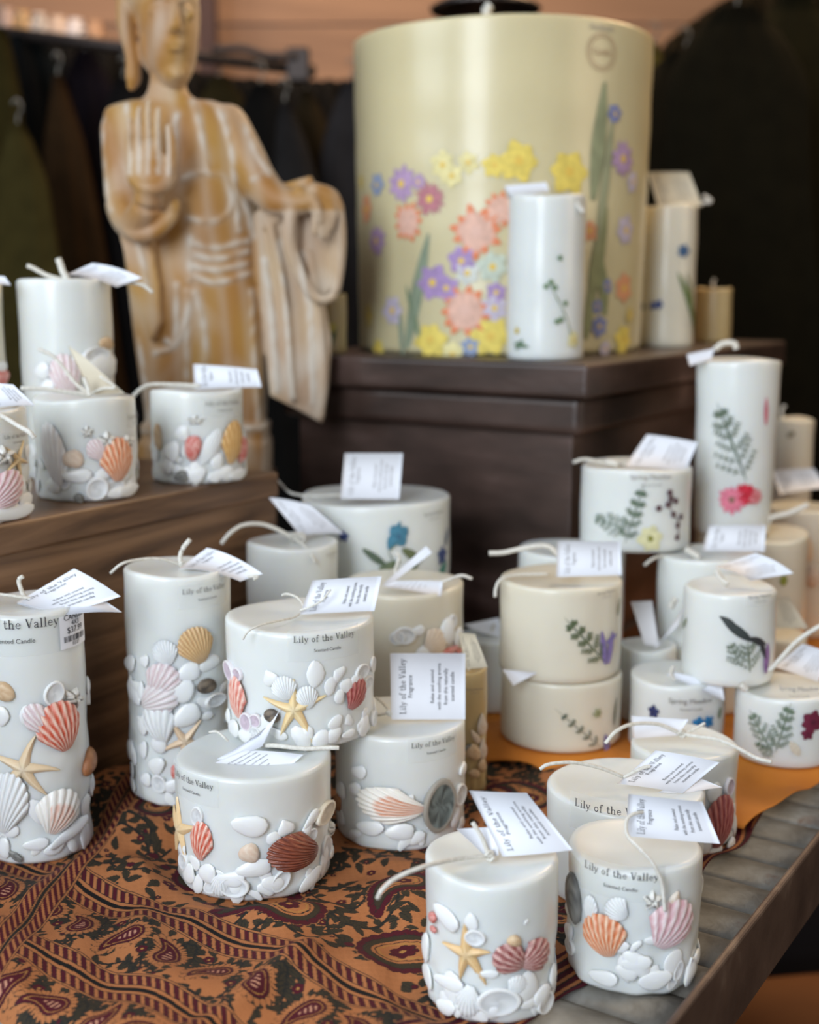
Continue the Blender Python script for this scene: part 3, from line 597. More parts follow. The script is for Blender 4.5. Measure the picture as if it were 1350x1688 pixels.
ps = A.put('price_sticker', gv, gf, phi, z, PAPER, label='white price sticker with barcode')
v, f = lay([(sans, 'CANDLE', 0, h2*.70, w2*1.5), (sans, '4X3', 0, h2*.34, w2*.55), (sans, '$37.99', 0, -h2*.10, w2*1.15), (sans, '0337', 0, -h2*.88, w2*.5)])
x = -w2*.78
while x < w2*.78:
    b = random.choice((.010, .02, .03))*w2*2; n = len(v); v += [(x, -h2*.62), (x+b, -h2*.62), (x+b, -h2*.26), (x, -h2*.26)]; f.append((n, n+1, n+2, n+3)); x += b+random.choice((.012, .02, .03))*w2*2
A.put('printed_lettering', [(a, b, .0009) for a, b in v], f, phi, z, INK, parent=ps, smooth=False)
A.strand([(-14, 978, -.01), (20, 982, -.008), (60, 988, -.004), (66, 990, 0)]); A.wick([(66, 993), (42, 984), (35, 972), (31, 956), (38, 950)], .0016)
card(A, [(27, 993), (122, 937), (199, 983), (99, 1015)], (-.1, -.75, .62), (0, 0, .008), .004); card(A, [(27, 995), (99, 1016), (201, 1009), (150, 975)], (0, -.35, .9), (0, 0, .003), .002, None)
# ---- B
scallop(B, 323, 1063, 60, 54, 18, 'yellow', 12, .1); scallop(B, 272, 1076, 42, 36, 20, 'white', 12, .15); scallop(B, 268, 1122, 62, 52, -30, 'pink', 8, .55); scallop(B, 262, 1150, 60, 60, -60, 'pink', 7, .7); scallop(B, 262, 1190, 56, 60, 10, 'white', 6, .5); star(B, 305, 1222, 42, 50, ((.68, .42, .20), (.82, .58, .34)), .2)
bits(B, [('p', 312, 1108, 40, 28, 10), ('snail', 341, 1131, 28, 26), ('cup', 356, 1154, 26, 22), ('p', 308, 1180, 52, 32, 25), ('p', 300, 1140, 40, 44), ('p', 236, 1195, 24, 32), ('p', 262, 1226, 30, 30), ('p', 236, 1236, 18, 34), ('p', 258, 1262, 30, 28), ('cup', 262, 1292, 24, 30, 30), ('redb', 287, 1272, 12, 24), ('p', 282, 1296, 26, 22), ('p', 240, 1285, 26, 22), ('p', 238, 1090, 18, 24), ('p', 300, 1255, 26, 20), ('p', 232, 1140, 16, 30)])
filler(B, 22, 0, .6, 14, .012); B.text(341, 975, 82, ink=INKG)
m_ = B.at(384, 990)
B.strand([(182, 945, -.03), (200, 930, -.03), (226, 923, -.02), (262, 921, -.01), (296, 930, 0), (303, 934, 0)]); B.wick([(303, 936), (297, 922), (301, 905), (313, 889)], .0018); B.strand([(396, 952, -.015), (414, 950, -.02), (425, 950, -.02), (418, 955, -.02)]); B.knot(302, 932)
card(B, [(294, 937), (341, 903), (433, 946), (396, 958)], (0, -.5, .85), (0, 0, .006), .004, ink=INKG)
# ---- D
scallop(D, 332, 1385, 46, 58, -8, 'red', 7, 0); scallop(D, 483, 1403, 66, 80, 78, 'brown', 13, 0, dome=.34); star(D, 296, 1366, 52, 88, ((.78, .52, .25), (.88, .68, .42)), 0, .2)
bits(D, [('cup', 325, 1346, 24, 34, -10), ('p', 412, 1362, 56, 40, -15), ('peach', 411, 1407, 32, 36), ('d', 452, 1382, 24, 26, -30), ('d', 471, 1365, 26, 30, 20), ('d', 505, 1371, 24, 22, 60), ('cup', 512, 1378, 18, 22, 20), ('p', 514, 1350, 24, 20, 30), ('cupt', 537, 1340, 22, 32, 5), ('p', 420, 1432, 60, 26, 8), ('p', 382, 1450, 44, 30), ('cup', 386, 1462, 46, 34), ('p', 450, 1458, 40, 26, -30), ('cup', 463, 1452, 38, 26, 50), ('p', 512, 1450, 36, 24, 20), ('p', 300, 1400, 16, 22), ('cup', 303, 1420, 18, 26, 30), ('p', 312, 1440, 26, 28, 40), ('p', 342, 1440, 36, 30), ('p', 546, 1405, 10, 22), ('barn', 547, 1365, 10, 20)])
scallop(D, 362, 1459, 32, 34, 170, 'white', 8, .4); filler(D, 14, 0, .2, 16)
D.text(313, 1291, 98); D.strand([(345, 1207, .01), (357, 1206, .006), (368, 1214, .0), (376, 1222, 0)], .0009)
D.strand([(432, 1230, 0), (452, 1229, -.02), (500, 1234, -.028), (545, 1233, -.03), (559, 1233, -.03)], .0016)
card(D, [(400, 1237), (334, 1266), (440, 1299), (500, 1244)], (.05, -.72, .68), (0, -.012, .004), .002, 'back', name='open_tag'); card(D, [(334, 1265), (425, 1212), (462, 1168), (432, 1230)], (-.35, -.7, .62), (0, -.012, .008), -.002, None)
# ---- F
scallop(Fc_, 640, 1328, 62, 96, 82, 'patch', 10, .1); bits(Fc_, [('aba', 725, 1328, 58, 86, -8, .3), ('p', 674, 1320, 15, 24, -20), ('cup', 757, 1310, 18, 36), ('p', 750, 1346, 16, 34, -10), ('p', 592, 1273, 30, 26, 0, .3), ('p', 585, 1300, 20, 22), ('p', 562, 1302, 16, 26), ('p', 763, 1268, 10, 24), ('p', 610, 1365, 50, 24), ('p', 660, 1372, 50, 26), ('brown', 557, 1322, 10, 34)])
filler(Fc_, 12, 0, .2, 14); Fc_.text(718, 1228, 82)
Fc_.strand([(620, 1150, .012), (630, 1158, .006), (643, 1172, -.004), (650, 1180, -.004)]); Fc_.strand([(618, 1180, .0), (630, 1178, -.004), (645, 1174, -.006)]); Fc_.knot(641, 1175, -.006, .0018)
card(Fc_, [(645, 1186), (643, 1077), (767, 1077), (767, 1186)], (0, -1, .15), (0, -.008, .0))
# ---- G
star(G, 769, 1573, 52, 100, ((.70, .42, .16), (.86, .62, .34)), 0, .19, (1, .9, .9, 1.1, .75)); scallop(G, 840, 1580, 56, 50, 60, 'purple', 6); scallop(G, 884, 1574, 60, 52, -70, 'purple', 7); scallop(G, 853, 1624, 36, 30, -40, 'white', 9, .2); scallop(G, 772, 1650, 46, 48, 172, 'white', 9, .35)
bits(G, [('tan', 848, 1551, 24, 20, 0, .8), ('p', 777, 1520, 22, 32, 30), ('cup', 783, 1546, 32, 26, 0), ('p', 735, 1513, 44, 30, -30), ('redb', 713, 1512, 11, 20), ('redb', 714, 1532, 10, 12), ('p', 868, 1520, 12, 6, 40), ('cup', 822, 1652, 66, 46, 0, .3), ('p', 893, 1642, 28, 36), ('cup', 898, 1652, 26, 36), ('p', 805, 1606, 34, 16), ('p', 702, 1560, 12, 50), ('p', 806, 1668, 36, 22), ('p', 740, 1620, 46, 30), ('p', 735, 1660, 30, 26), ('p', 912, 1610, 12, 40), ('p', 872, 1655, 30, 20)])
filler(G, 10, 0, .25, 14); G.strand([(622, 1481, -.055), (630, 1467, -.055), (652, 1448, -.05), (700, 1428, -.04), (755, 1416, -.02), (802, 1411, -.008)], .0013); G.wick([(806, 1413), (802, 1400), (795, 1382), (779, 1356)], .0014, -.005); G.knot(806, 1411, -.008, .0024)
card(G, [(828, 1412), (773, 1303), (868, 1307), (944, 1401)], (0, -.95, .3), (0, -.004, .010), .003); card(G, [(752, 1366), (818, 1363), (822, 1410), (800, 1411)], (0, -.8, .6), (0, 0, .008), 0, None)
# ---- Hc
H_ = Hc_
scallop(H_, 994, 1540, 80, 62, 18, 'orange', 10, 0); scallop(H_, 973, 1497, 28, 38, 0, 'white', 8, .3); scallop(H_, 1016, 1500, 48, 32, 60, 'white', 10, .2); scallop(H_, 1108, 1522, 84, 74, -32, 'pink', 7, .25)
bits(H_, [('barn', 1076, 1485, 26, 28), ('tanl', 1111, 1487, 24, 38, -25), ('p', 1076, 1550, 28, 14), ('p', 1048, 1560, 12, 22, -40), ('grey', 946, 1478, 16, 84, 8, .5), ('p', 1050, 1590, 46, 30, 0, .3), ('p', 1034, 1602, 40, 26, -20, .3), ('p', 995, 1612, 50, 30, 0, .3), ('p', 1080, 1616, 56, 30, 0, .25), ('cup', 1118, 1600, 16, 34, -20), ('p', 938, 1535, 12, 34), ('cup', 940, 1560, 12, 26), ('p', 936, 1495, 10, 24), ('cup', 1140, 1590, 8, 24), ('p', 1020, 1560, 34, 20)])
filler(H_, 8, 0, .2, 14); H_.text(1020, 1447, 124); H_.strand([(1062, 1338, -.012), (1044, 1342, -.018), (1033, 1352, -.022), (1034, 1376, -.03), (1052, 1396, -.040), (1074, 1420, -.044), (1090, 1452, -.0445), (1094, 1480, -.0445), (1096, 1502, -.0445)], .0011)
card(H_, [(1031, 1378), (1036, 1309), (1158, 1322), (1187, 1391)], (0, -.95, .35), (0, -.018, .010), .002)
# ---- I, J
filler(I, 10, 0, .2, 10); I.text(1010, 1342, 128); I.strand([(890, 1268, -.02), (905, 1260, -.02), (945, 1257, -.015), (990, 1266, -.01), (1028, 1281, -.005)], .0013); I.strand([(1028, 1281, -.008), (1050, 1270, -.010), (1062, 1265, -.01), (1072, 1263, -.01)], .0012)
card(I, [(1017, 1292), (1080, 1237), (1186, 1257), (1125, 1308)], (0, -.75, .66), (0, -.01, .006), .002); card(I, [(1085, 1306), (1125, 1309), (1191, 1298), (1150, 1281)], (0, -.55, .83), (0, -.01, .002), .001, None)
scallop(J, 1186, 1352, 62, 78, -6, 'maroon', 9); bits(J, [('cupp', 1203, 1297, 16, 30), ('d', 1178, 1308, 24, 38, 170), ('p', 1208, 1345, 10, 40), ('p', 1180, 1405, 30, 24, 0, .3), ('p', 1205, 1392, 16, 26), ('p', 1160, 1395, 30, 30, 0, .3)]); filler(J, 8, 0, .2, 12)
J.strand([(998, 1225, -.03), (1015, 1206, -.03), (1042, 1194, -.02), (1085, 1194, -.01), (1122, 1209, -.004)], .0014); J.strand([(1122, 1209, -.004), (1150, 1214, -.012), (1180, 1218, -.02), (1210, 1230, -.03), (1248, 1250, -.04), (1272, 1256, -.045)], .0015); J.strand([(1122, 1208, -.004), (1140, 1204, -.003), (1162, 1192, 0)]); J.knot(1124, 1209, -.006)
card(J, [(1043, 1217), (1040, 1180), (1135, 1186), (1118, 1212)], (0, -.7, .7), (0, -.008, .004), 0, None)
# ---- C
star(C, 484, 1170, 50, 90, ((.78, .54, .25), (.92, .74, .44)), 0, .15, (1, 1.05, .95, 1.25, 1.1)); scallop(C, 391, 1148, 46, 60, 8, 'red', 7, .1); scallop(C, 587, 1143, 46, 46, -32, 'maroon', 7); scallop(C, 468, 1134, 42, 34, 20, 'white', 12, .1); scallop(C, 506, 1149, 36, 32, 10, 'white', 10, .1)
bits(C, [('cupp', 378, 1106, 20, 28, -20), ('cupp', 391, 1112, 16, 22), ('d', 445, 1118, 24, 28, 30), ('d', 520, 1110, 26, 48, 0), ('d', 558, 1112, 28, 20, 50), ('p', 544, 1131, 20, 28), ('p', 560, 1149, 20, 22), ('d', 572, 1131, 20, 26, 160), ('p', 586, 1124, 16, 26, -20), ('cup', 597, 1107, 18, 24), ('cup', 614, 1095, 8, 26), ('snail', 448, 1180, 28, 24), ('cupp', 406, 1190, 20, 30, 10), ('cupp', 421, 1188, 22, 22, -30), ('p', 404, 1212, 24, 22), ('p', 385, 1200, 22, 26), ('cup', 420, 1208, 20, 20), ('p', 553, 1191, 28, 20, 20), ('p', 530, 1218, 34, 24, 20), ('d', 550, 1212, 28, 26, 40), ('cup', 616, 1184, 10, 26), ('p', 376, 1180, 10, 24), ('tan', 368, 1096, 8, 12), ('cup', 606, 1125, 14, 20), ('p', 505, 1210, 26, 22), ('p', 575, 1210, 20, 16)])
filler(C, 8, 0, .16, 14); C.text(538, 1056, 104)
C.strand([(400, 1054, -.055), (410, 1040, -.054), (432, 1030, -.046), (462, 1023, -.03), (484, 1018, -.012), (497, 1008, 0), (500, 998, .004), (490, 985, .02), (474, 979, .024), (465, 981, .026)], .0008)
C.strand([(495, 1006, -.008), (512, 1000, -.012), (530, 990, -.012), (545, 972, -.012)], .0008)
card(C, [(494, 1013), (515, 957), (629, 950), (617, 1007)], (0, -.9, .45), (0, -.006, .005), .001)
# ---- E, E3, E2, K
E.strand([(365, 896, -.03), (378, 880, -.03), (400, 866, -.02), (430, 864, -.01), (458, 873, -.005), (485, 888, 0)], .0019); E.strand([(485, 888, 0), (500, 898, -.02), (512, 912, -.034), (520, 928, -.038)], .0013); E.knot(487, 888, -.002, .005); E.knot(495, 886, -.004, .004); E.text(548, 914, 34, fn='spring', ink=INKF, film=False)
card(E, [(494, 882), (443, 820), (512, 833), (566, 880)], (0, -.7, .7), (0, .004, .006), .002, ink=INKF); bits(E, [('p', 480, 1000, 20, 20)])
E3.strand([(458, 792, .0), (478, 812, -.01), (510, 817, -.01), (562, 816, -.02)], .0012); card(E3, [(561, 822), (568, 747), (664, 747), (658, 823)], (0, -.97, .2), (0, -.045, .0), ink=INKF)
flower(E3, 657, 884, 20, (.06, .22, .33), 4, (.05, .15, .25)); leaf(E3, 640, 905, 660, 860, 12, (.05, .22, .33)); leaf(E3, 598, 905, 640, 935, 12, (.10, .14, .09)); leaf(E3, 625, 938, 660, 925, 12, (.14, .18, .10)); leaf(E3, 663, 905, 695, 925, 14, (.14, .17, .08)); leaf(E3, 690, 925, 670, 945, 12, (.14, .18, .10)); flower(E3, 729, 915, 16, (.05, .08, .22), 5, (.05, .05, .2)); leaf(E3, 722, 960, 735, 925, 18, (.06, .25, .20)); leaf(E3, 734, 900, 738, 870, 8, (.06, .1, .2)); sprig(E3, [(655, 938), (640, 910), (660, 890)], (.1, .16, .1), [], (0, 0, 0), 3)
flower(E3, 566, 884, 10, (.03, .06, .2), 5, (.02, .02, .1)); E3.text(716, 848, 48, fn='spring', ink=INKF, film=False)
E2.wick([(655, 958), (652, 940), (658, 918), (651, 912)], .0014, -.02); E2.strand([(650, 968, -.03), (700, 966, -.03), (735, 957, -.03), (760, 949, -.03), (778, 954, -.03)], .0014)
card(E2, [(632, 962), (702, 900), (712, 911), (640, 966)], (.2, -.8, .5), (0, -.03, .005), .0, None); card(E2, [(628, 966), (652, 958), (730, 958), (727, 983)], (0, -.6, .8), (0, -.035, .004), .001, 'back', name='open_tag', ink=INKF)
bits(E2, [('cup', 667, 1048, 34, 28), ('p', 690, 1040, 20, 20), ('cup', 655, 1052, 24, 22), ('p', 738, 1042, 26, 40, 10), ('cup', 747, 1024, 10, 22), ('p', 755, 1050, 14, 30), ('redb', 742, 1073, 30, 14), ('p', 716, 1062, 30, 28), ('redb', 757, 1075, 10, 12), ('p', 700, 1075, 30, 20)]); scallop(E2, 718, 1058, 50, 36, -60, 'yellow', 8, .5); filler(E2, 10, .2, .55, 10)
bits(K, [('tanl', 795, 1195, 14, 40), ('tan', 780, 1240, 26, 30, 0), ('tan', 795, 1262, 14, 24), ('tanl', 784, 1215, 10, 30, 30), ('grey', 776, 1235, 22, 18), ('tan', 782, 1275, 20, 16), ('tanl', 796, 1235, 12, 40)]); K.text(783, 1138, 30, fn='spring', ink=INKG, film=False)
card(K, [(768, 1103), (756, 1043), (783, 1045), (804, 1100)], (0, -.9, .4), (0, -.01, .002), 0, mt=PAPERI); K.wick([(774, 1106), (772, 1095), (776, 1088)])
card(Wc, [(765, 1030), (822, 1018), (832, 1052), (800, 1045)], (0, -.8, .6), (0, 0, .004), 0, None); Wc.wick([(812, 1046), (811, 1036), (815, 1028)])
# ---- flower candles right
L2.strand([(806, 912, 0), (830, 911, 0), (862, 904, 0), (900, 900, 0), (922, 915, 0)], .0022); L2.strand([(816, 984, -.03), (818, 968, -.025), (826, 955, -.02), (850, 948, -.01), (905, 946, 0)], .0014)
card(L2, [(917, 951), (918, 892), (1023, 893), (1025, 948)], (0, -.97, .25), (0, -.02, .0), .001, ink=INKF); L2.text(1000, 978, 40, fn='spring', ink=INKF, film=False)
fern(L2, 995, 1090, 930, 1018, 50, (.11, .15, .07), 8); leaf(L2, 998, 1095, 992, 1040, 12, (.22, .17, .42)); leaf(L2, 1003, 1094, 1010, 1040, 13, (.24, .18, .45)); leaf(L2, 1000, 1060, 1016, 1045, 10, (.20, .16, .40)); leaf(L2, 1018, 1015, 1022, 985, 6, (.12, .14, .06))
card(L1, [(828, 1103), (856, 1106), (886, 1109), (846, 1130)], (0, -.9, .4), (0, -.052, .0), 0, None); fern(L1, 988, 1230, 915, 1168, 26, (.13, .17, .12), 9); flower(L1, 985, 1176, 9, (.35, .36, .20), 6, (.12, .14, .03)); leaf(L1, 1002, 1245, 998, 1210, 14, (.22, .18, .38)); leaf(L1, 1012, 1195, 1016, 1150, 6, (.14, .16, .10))
L1.wick([(923, 1105), (922, 1103)], .001)
X15.wick([(939, 907), (936, 898), (940, 892)])
fern(M_, 1038, 872, 978, 852, 46, (.13, .20, .13), 8); fern(M_, 1030, 895, 1062, 796, 44, (.12, .19, .12), 9); flower(M_, 1072, 888, 22, (.72, .70, .42), 6, (.25, .25, .04), fat=1.3); sprig(M_, [(1118, 890), (1118, 860), (1105, 840), (1108, 815)], (.10, .05, .06), [(1104, 812), (1114, 826), (1101, 832), (1086, 838), (1110, 848), (1122, 852), (1117, 866), (1116, 886), (1106, 822)], (.09, .035, .05), 6)
M_.text(1074, 790, 68, fn='spring', ink=INKF, film=False); M_.wick([(1018, 765), (1005, 762), (1000, 764)], .003, -.01); M_.strand([(945, 762, -.01), (965, 757, -.008), (1000, 763, -.005), (1040, 764, 0)], .0016)
card(M_, [(1030, 768), (1066, 716), (1150, 729), (1131, 776)], (0, -.75, .66), (0, -.012, .004), .001, ink=INKF)
card(N, [(1158, 908), (1168, 867), (1262, 866), (1260, 910)], (0, -.9, .4), (0, -.01, .005), .002, ink=INKF); N.wick([(1130, 905), (1142, 912), (1152, 918)], .003, -.02); N.strand([(1062, 932, -.02), (1075, 922, -.02), (1092, 917, -.01), (1130, 918, 0)], .0014)
leaf(O, 1238, 1056, 1190, 1020, 15, (.035, .045, .045)); leaf(O, 1212, 1030, 1186, 1016, 9, (.035, .045, .045)); leaf(O, 1236, 1052, 1262, 1062, 12, (.03, .03, .035)); leaf(O, 1262, 1085, 1252, 1052, 9, (.03, .03, .035)); fern(O, 1236, 1108, 1232, 1058, 66, (.15, .20, .12), 7); fern(O, 1222, 1100, 1202, 1058, 40, (.16, .21, .14), 6); leaf(O, 1262, 1110, 1266, 1060, 14, (.28, .14, .34)); leaf(O, 1126, 1035, 1132, 1018, 6, (.2, .24, .14))
O.text(1254, 985, 44, fn='spring', ink=INKG); O.wick([(1196, 967), (1188, 948), (1180, 940)], .0018, -.005); O.strand([(1180, 940, -.005), (1186, 952, -.01), (1200, 962, -.016)], .0016)
card(O, [(1178, 935), (1245, 912), (1308, 945), (1237, 957)], (0, -.6, .8), (0, 0, .008), .003, ink=INKF)
flower(Pp, 1077, 1173, 11, (.02, .03, .12), 5, (.02, .02, .06)); flower(Pp, 1152, 1192, 12, (.02, .22, .50), 5, (.02, .1, .3)); flower(Pp, 1168, 1190, 11, (.02, .22, .50), 5, (.02, .1, .3)); Pp.text(1140, 1160, 72, fn='spring', ink=INKG, film=False); leaf(Pp, 1185, 1185, 1188, 1165, 8, (.15, .2, .1)); Pp.wick([(1112, 1122), (1106, 1110), (1110, 1098)], .0016, -.03)
card(Pp, [(1096, 1112), (1110, 1108), (1190, 1128), (1194, 1155)], (0, -.7, .7), (0, -.03, .004), .001, None)
card(Q, [(1062, 1062), (1040, 992), (1075, 990), (1086, 1066)], (0, -1, .2), (0, -.01, .002), 0, None); card(Q, [(1075, 1072), (1088, 1062), (1128, 1000), (1118, 1030)], (.2, -1, .2), (0, -.012, .002), 0, None); Q.wick([(1105, 1002), (1110, 992), (1114, 986)], .003, -.03)
fern(P, 1274, 1240, 1236, 1170, 56, (.18, .25, .17), 8); fern(P, 1278, 1240, 1304, 1158, 50, (.18, .25, .17), 8); fern(P, 1275, 1248, 1245, 1222, 26, (.18, .24, .16), 6); flower(P, 1340, 1190, 20, (.16, .015, .045), 6, (.10, .01, .03), fat=1.3); flower(P, 1331, 1210, 12, (.16, .015, .045), 5, (.1, .01, .03)); leaf(P, 1318, 1245, 1302, 1222, 14, (.68, .62, .5)); P.text(1318, 1139, 62, fn='spring', ink=INKF, film=False)
P.strand([(1268, 1106, -.01), (1290, 1082, -.01), (1315, 1056, -.01), (1345, 1036, -.01), (1372, 1022, -.01)], .0020); P.wick([(1222, 1128), (1226, 1133), (1230, 1137)], .003, -.035)
card(P, [(1277, 1099), (1322, 1061), (1372, 1078), (1348, 1124)], (0, -.75, .66), (0, 0, .006), .001, ink=INKF)
fern(R_, 1230, 792, 1183, 664, 84, (.12, .17, .11), 10); flower(R_, 1206, 824, 24, (.82, .22, .32), 12, (.28, .14, .10), fat=1.6); flower(R_, 1228, 815, 20, (.62, .02, .05), 10, (.5, .02, .04), fat=1.6); flower(R_, 1246, 820, 14, (.65, .22, .24), 9, (.5, .1, .1), fat=1.6); leaf(R_, 1262, 700, 1262, 655, 8, (.6, .15, .2))
card(R_, [(1137, 603), (1132, 584), (1178, 574), (1172, 592)], (0, -.8, .6), (0, -.02, .004), 0, None); R_.strand([(1178, 576, 0), (1192, 566, 0), (1210, 566, 0), (1214, 575, 0)], .003)
S.strand([(1262, 860, -.02), (1275, 852, -.02), (1300, 846, -.02), (1332, 832, -.02)], .0028); S.knot(1262, 860, -.02, .004); leaf(S, 1292, 965, 1292, 948, 14, (.25, .28, .04))
card(X2, [(1256, 1036), (1256, 984), (1300, 984), (1332, 1036)], (0, -.9, .4), (0, -.01, .004), .001, mt=PAPERI, ink=INKF)
card(U_, [(1286, 815), (1272, 776), (1342, 772), (1362, 804)], (0, -.8, .6), (0, 0, .008), .002, ink=INKF); bits(U_, [('tan', 1330, 905, 20, 44), ('tanl', 1340, 950, 22, 40)])
leaf(T_, 1298, 720, 1310, 712, 8, (.25, .2, .1)); T_.wick([(1290, 690), (1288, 676), (1294, 668)], .002)
# ---- plinth candles
BF = [(855, 265, 32, 'y'), (938, 283, 35, 'y'), (815, 272, 20, 'y'), (772, 268, 18, 'y2'), (730, 272, 22, 'y2'), (745, 290, 20, 'y2'), (622, 305, 20, 'b'), (662, 303, 30, 'p'), (708, 328, 27, 'm'), (604, 345, 24, 'o'), (672, 365, 32, 'c'), (620, 397, 26, 'p'), (785, 382, 42, 'c'), (826, 345, 30, 'c'), (760, 430, 24, 'v'), (712, 466, 30, 'v'), (735, 475, 22, 'v'), (818, 482, 18, 'v'), (812, 440, 26, 'g'), (770, 450, 22, 'w'), (766, 512, 44, 'c'), (645, 512, 26, 'l'), (815, 508, 22, 'l'), (708, 560, 30, 'y'), (620, 576, 20, 'y'), (808, 555, 34, 'y'), (745, 585, 22, 'y2'), (605, 520, 22, 'yd'), (775, 572, 17, 'b'), (990, 538, 18, 'bb'), (986, 505, 12, 'bb'), (1002, 472, 13, 'bb'), (1012, 188, 16, 'bb'), (1026, 262, 30, 'p'), (1042, 300, 18, 'l'), (1032, 380, 26, 'l'), (1030, 475, 26, 'o'), (972, 380, 18, 'o'), (1030, 560, 26, 'y'), (832, 600, 10, 'y'), (690, 300, 14, 'p'), (596, 300, 14, 'yd'), (1000, 575, 14, 'l'), (1040, 520, 16, 'yd'), (875, 385, 16, 'c')]
BC = {'y': (.82, .62, .03), 'y2': (.82, .72, .30), 'b': (.12, .22, .48), 'bb': (.05, .12, .50), 'p': (.38, .20, .50), 'm': (.42, .04, .14), 'o': (.75, .25, .09), 'c': (.80, .42, .34), 'v': (.32, .16, .55), 'g': (.50, .60, .52), 'w': (.66, .70, .68), 'l': (.52, .46, .66), 'yd': (.60, .45, .08)}
BC = {k: tuple(.78*q+.22*w for q, w in zip(v, (.80, .72, .50))) for k, v in BC.items()}
for a, b, r, k in BF: flower(BIG, a, b, r*.95, BC[k], {'m': 14, 'c': 11, 'p': 9}.get(k, 6), (.80, .55, .10) if k not in ('c',) else (.80, .50, .40), fat=1.25, tips=(.80, .22, .08) if k == 'c' else None)
for a in [(668, 575, 706, 385, 22, (.26, .32, .22)), (690, 560, 668, 470, 10, (.2, .27, .16)), (978, 330, 996, 135, 26, (.30, .33, .19)), (985, 420, 1010, 190, 16, (.34, .36, .22)), (975, 500, 1000, 340, 26, (.28, .30, .15)), (968, 560, 985, 420, 18, (.3, .32, .16)), (1000, 520, 992, 420, 20, (.28, .31, .15)), (662, 590, 655, 500, 10, (.3, .36, .26)), (850, 560, 880, 400, 14, (.3, .36, .24)), (930, 560, 950, 400, 14, (.26, .32, .18))]: leaf(BIG, *a)
phi, z = BIG.at(990, 50); v, f = lay([(sans, 'Handmade', 0, 0, 44*BIG.k)]); BIG.put('printed_lettering', [(a, b, .0006) for a, b in v], f, phi, z, INKF, smooth=False)
phi, z = BIG.at(990, 86); V = []; Fq = []
for r in (28, 23):
    b = len(V)
    for i in range(41):
        a = 2*PI*i/40
        for q in (0, 1.2): V.append((math.cos(a)*(r-q)*BIG.k, math.sin(a)*(r-q)*.95*BIG.k, .0006))
    Fq += [(b+2*i, b+2*i+1, b+2*i+3, b+2*i+2) for i in range(40)]
n = len(V); v, f = lay([(sans, 'Candle', 0, -4*BIG.k, 34*BIG.k)]); V += [(a, b, .0007) for a, b in v]; Fq += [tuple(i+n for i in q) for q in f]
BIG.put('round_printed_seal', V, Fq, phi, z, INKR, smooth=False); BIG.wick([(806, 58), (804, 36), (802, 16), (808, 8)], .0055, 0)
sprig(WP, [(942, 560), (936, 530), (925, 505), (912, 480), (908, 462)], (.14, .20, .10), [(923, 425), (908, 465), (915, 474), (900, 472), (925, 527), (918, 530), (932, 500)], (.12, .22, .10), 5); leaf(WP, 850, 576, 862, 560, 9, (.12, .2, .12)); leaf(WP, 848, 566, 872, 572, 8, (.12, .2, .12)); flower(WP, 852, 545, 6, (.6, .45, .05), 5); flower(WP, 945, 560, 14, (.75, .70, .38), 6, fat=1.3)
WP.strand([(928, 326, -.02), (940, 326, -.024), (950, 336, -.028), (962, 350, -.03)], .0028); card(WP, [(838, 326), (830, 306), (900, 300), (906, 316)], (0, -.6, .8), (0, 0, .008), 0, None, mt=PAPER)
flower(RP, 1127, 414, 12, (.04, .12, .25), 5, (.05, .08, .2)); flower(RP, 1086, 502, 8, (.05, .08, .25), 5, (.05, .08, .2)); flower(RP, 1076, 504, 7, (.05, .08, .25), 5, (.05, .08, .2)); leaf(RP, 1144, 550, 1118, 450, 14, (.14, .20, .06)); leaf(RP, 1142, 500, 1132, 450, 8, (.2, .2, .08)); flower(RP, 1058, 505, 8, (.02, .05, .08), 5, (.02, .05, .08))
card(RP, [(1085, 341), (1068, 284), (1136, 284), (1158, 340)], (0, -.9, .4), (0, -.01, .0), .001, mt=PAPERI, ink=INKF); RP.strand([(1110, 338, 0), (1140, 338, 0), (1160, 334, 0), (1172, 332, 0), (1160, 322, 0)], .0024)
flower(BP, 545, 540, 12, (.5, .42, .1), 5); leaf(BP, 540, 580, 555, 540, 8, (.1, .15, .05)); SP.wick([(1176, 474), (1175, 466), (1178, 460)], .002)
# ---- riser candles
scallop(V2, 193, 756, 62, 62, 0, 'orange', 9, 0); scallop(V2, 160, 742, 34, 34, 30, 'pink', 7, .5); scallop(V2, 88, 748, 46, 90, 10, 'pale', 7, .5)
bits(V2, [('barn', 176, 726, 28, 26), ('barn', 210, 728, 16, 18), ('barn', 144, 712, 18, 18), ('peach', 120, 757, 34, 34), ('p', 128, 785, 46, 26), ('cup', 160, 806, 36, 34, 40), ('grey', 130, 821, 17, 17), ('p', 192, 812, 26, 22), ('p', 212, 808, 22, 20), ('p', 88, 800, 30, 24), ('p', 100, 775, 26, 24)]); filler(V2, 14, 0, .35, 14)
V2.text(222, 688, 48, ink=INKG); V2.strand([(34, 640, -.02), (70, 641, -.015), (110, 646, -.008), (148, 650, 0)], .0018); V2.strand([(148, 652, -.01), (146, 640, -.01), (138, 622, -.01), (142, 632, -.01)], .0018); V2.strand([(148, 650, 0), (125, 632, 0), (90, 590, 0), (62, 575, 0)], .0016); V2.strand([(148, 650, 0), (170, 640, 0), (190, 638, 0), (165, 620, 0)], .0012)
card(V2, [(150, 650), (112, 570), (135, 585), (205, 648)], (.2, -.8, .5), (0, 0, .004), 0, None, mt=PAPERI)
scallop(V3, 383, 728, 46, 62, -10, 'yellow', 8, 0); scallop(V3, 348, 736, 28, 56, -30, 'white', 8, .3)
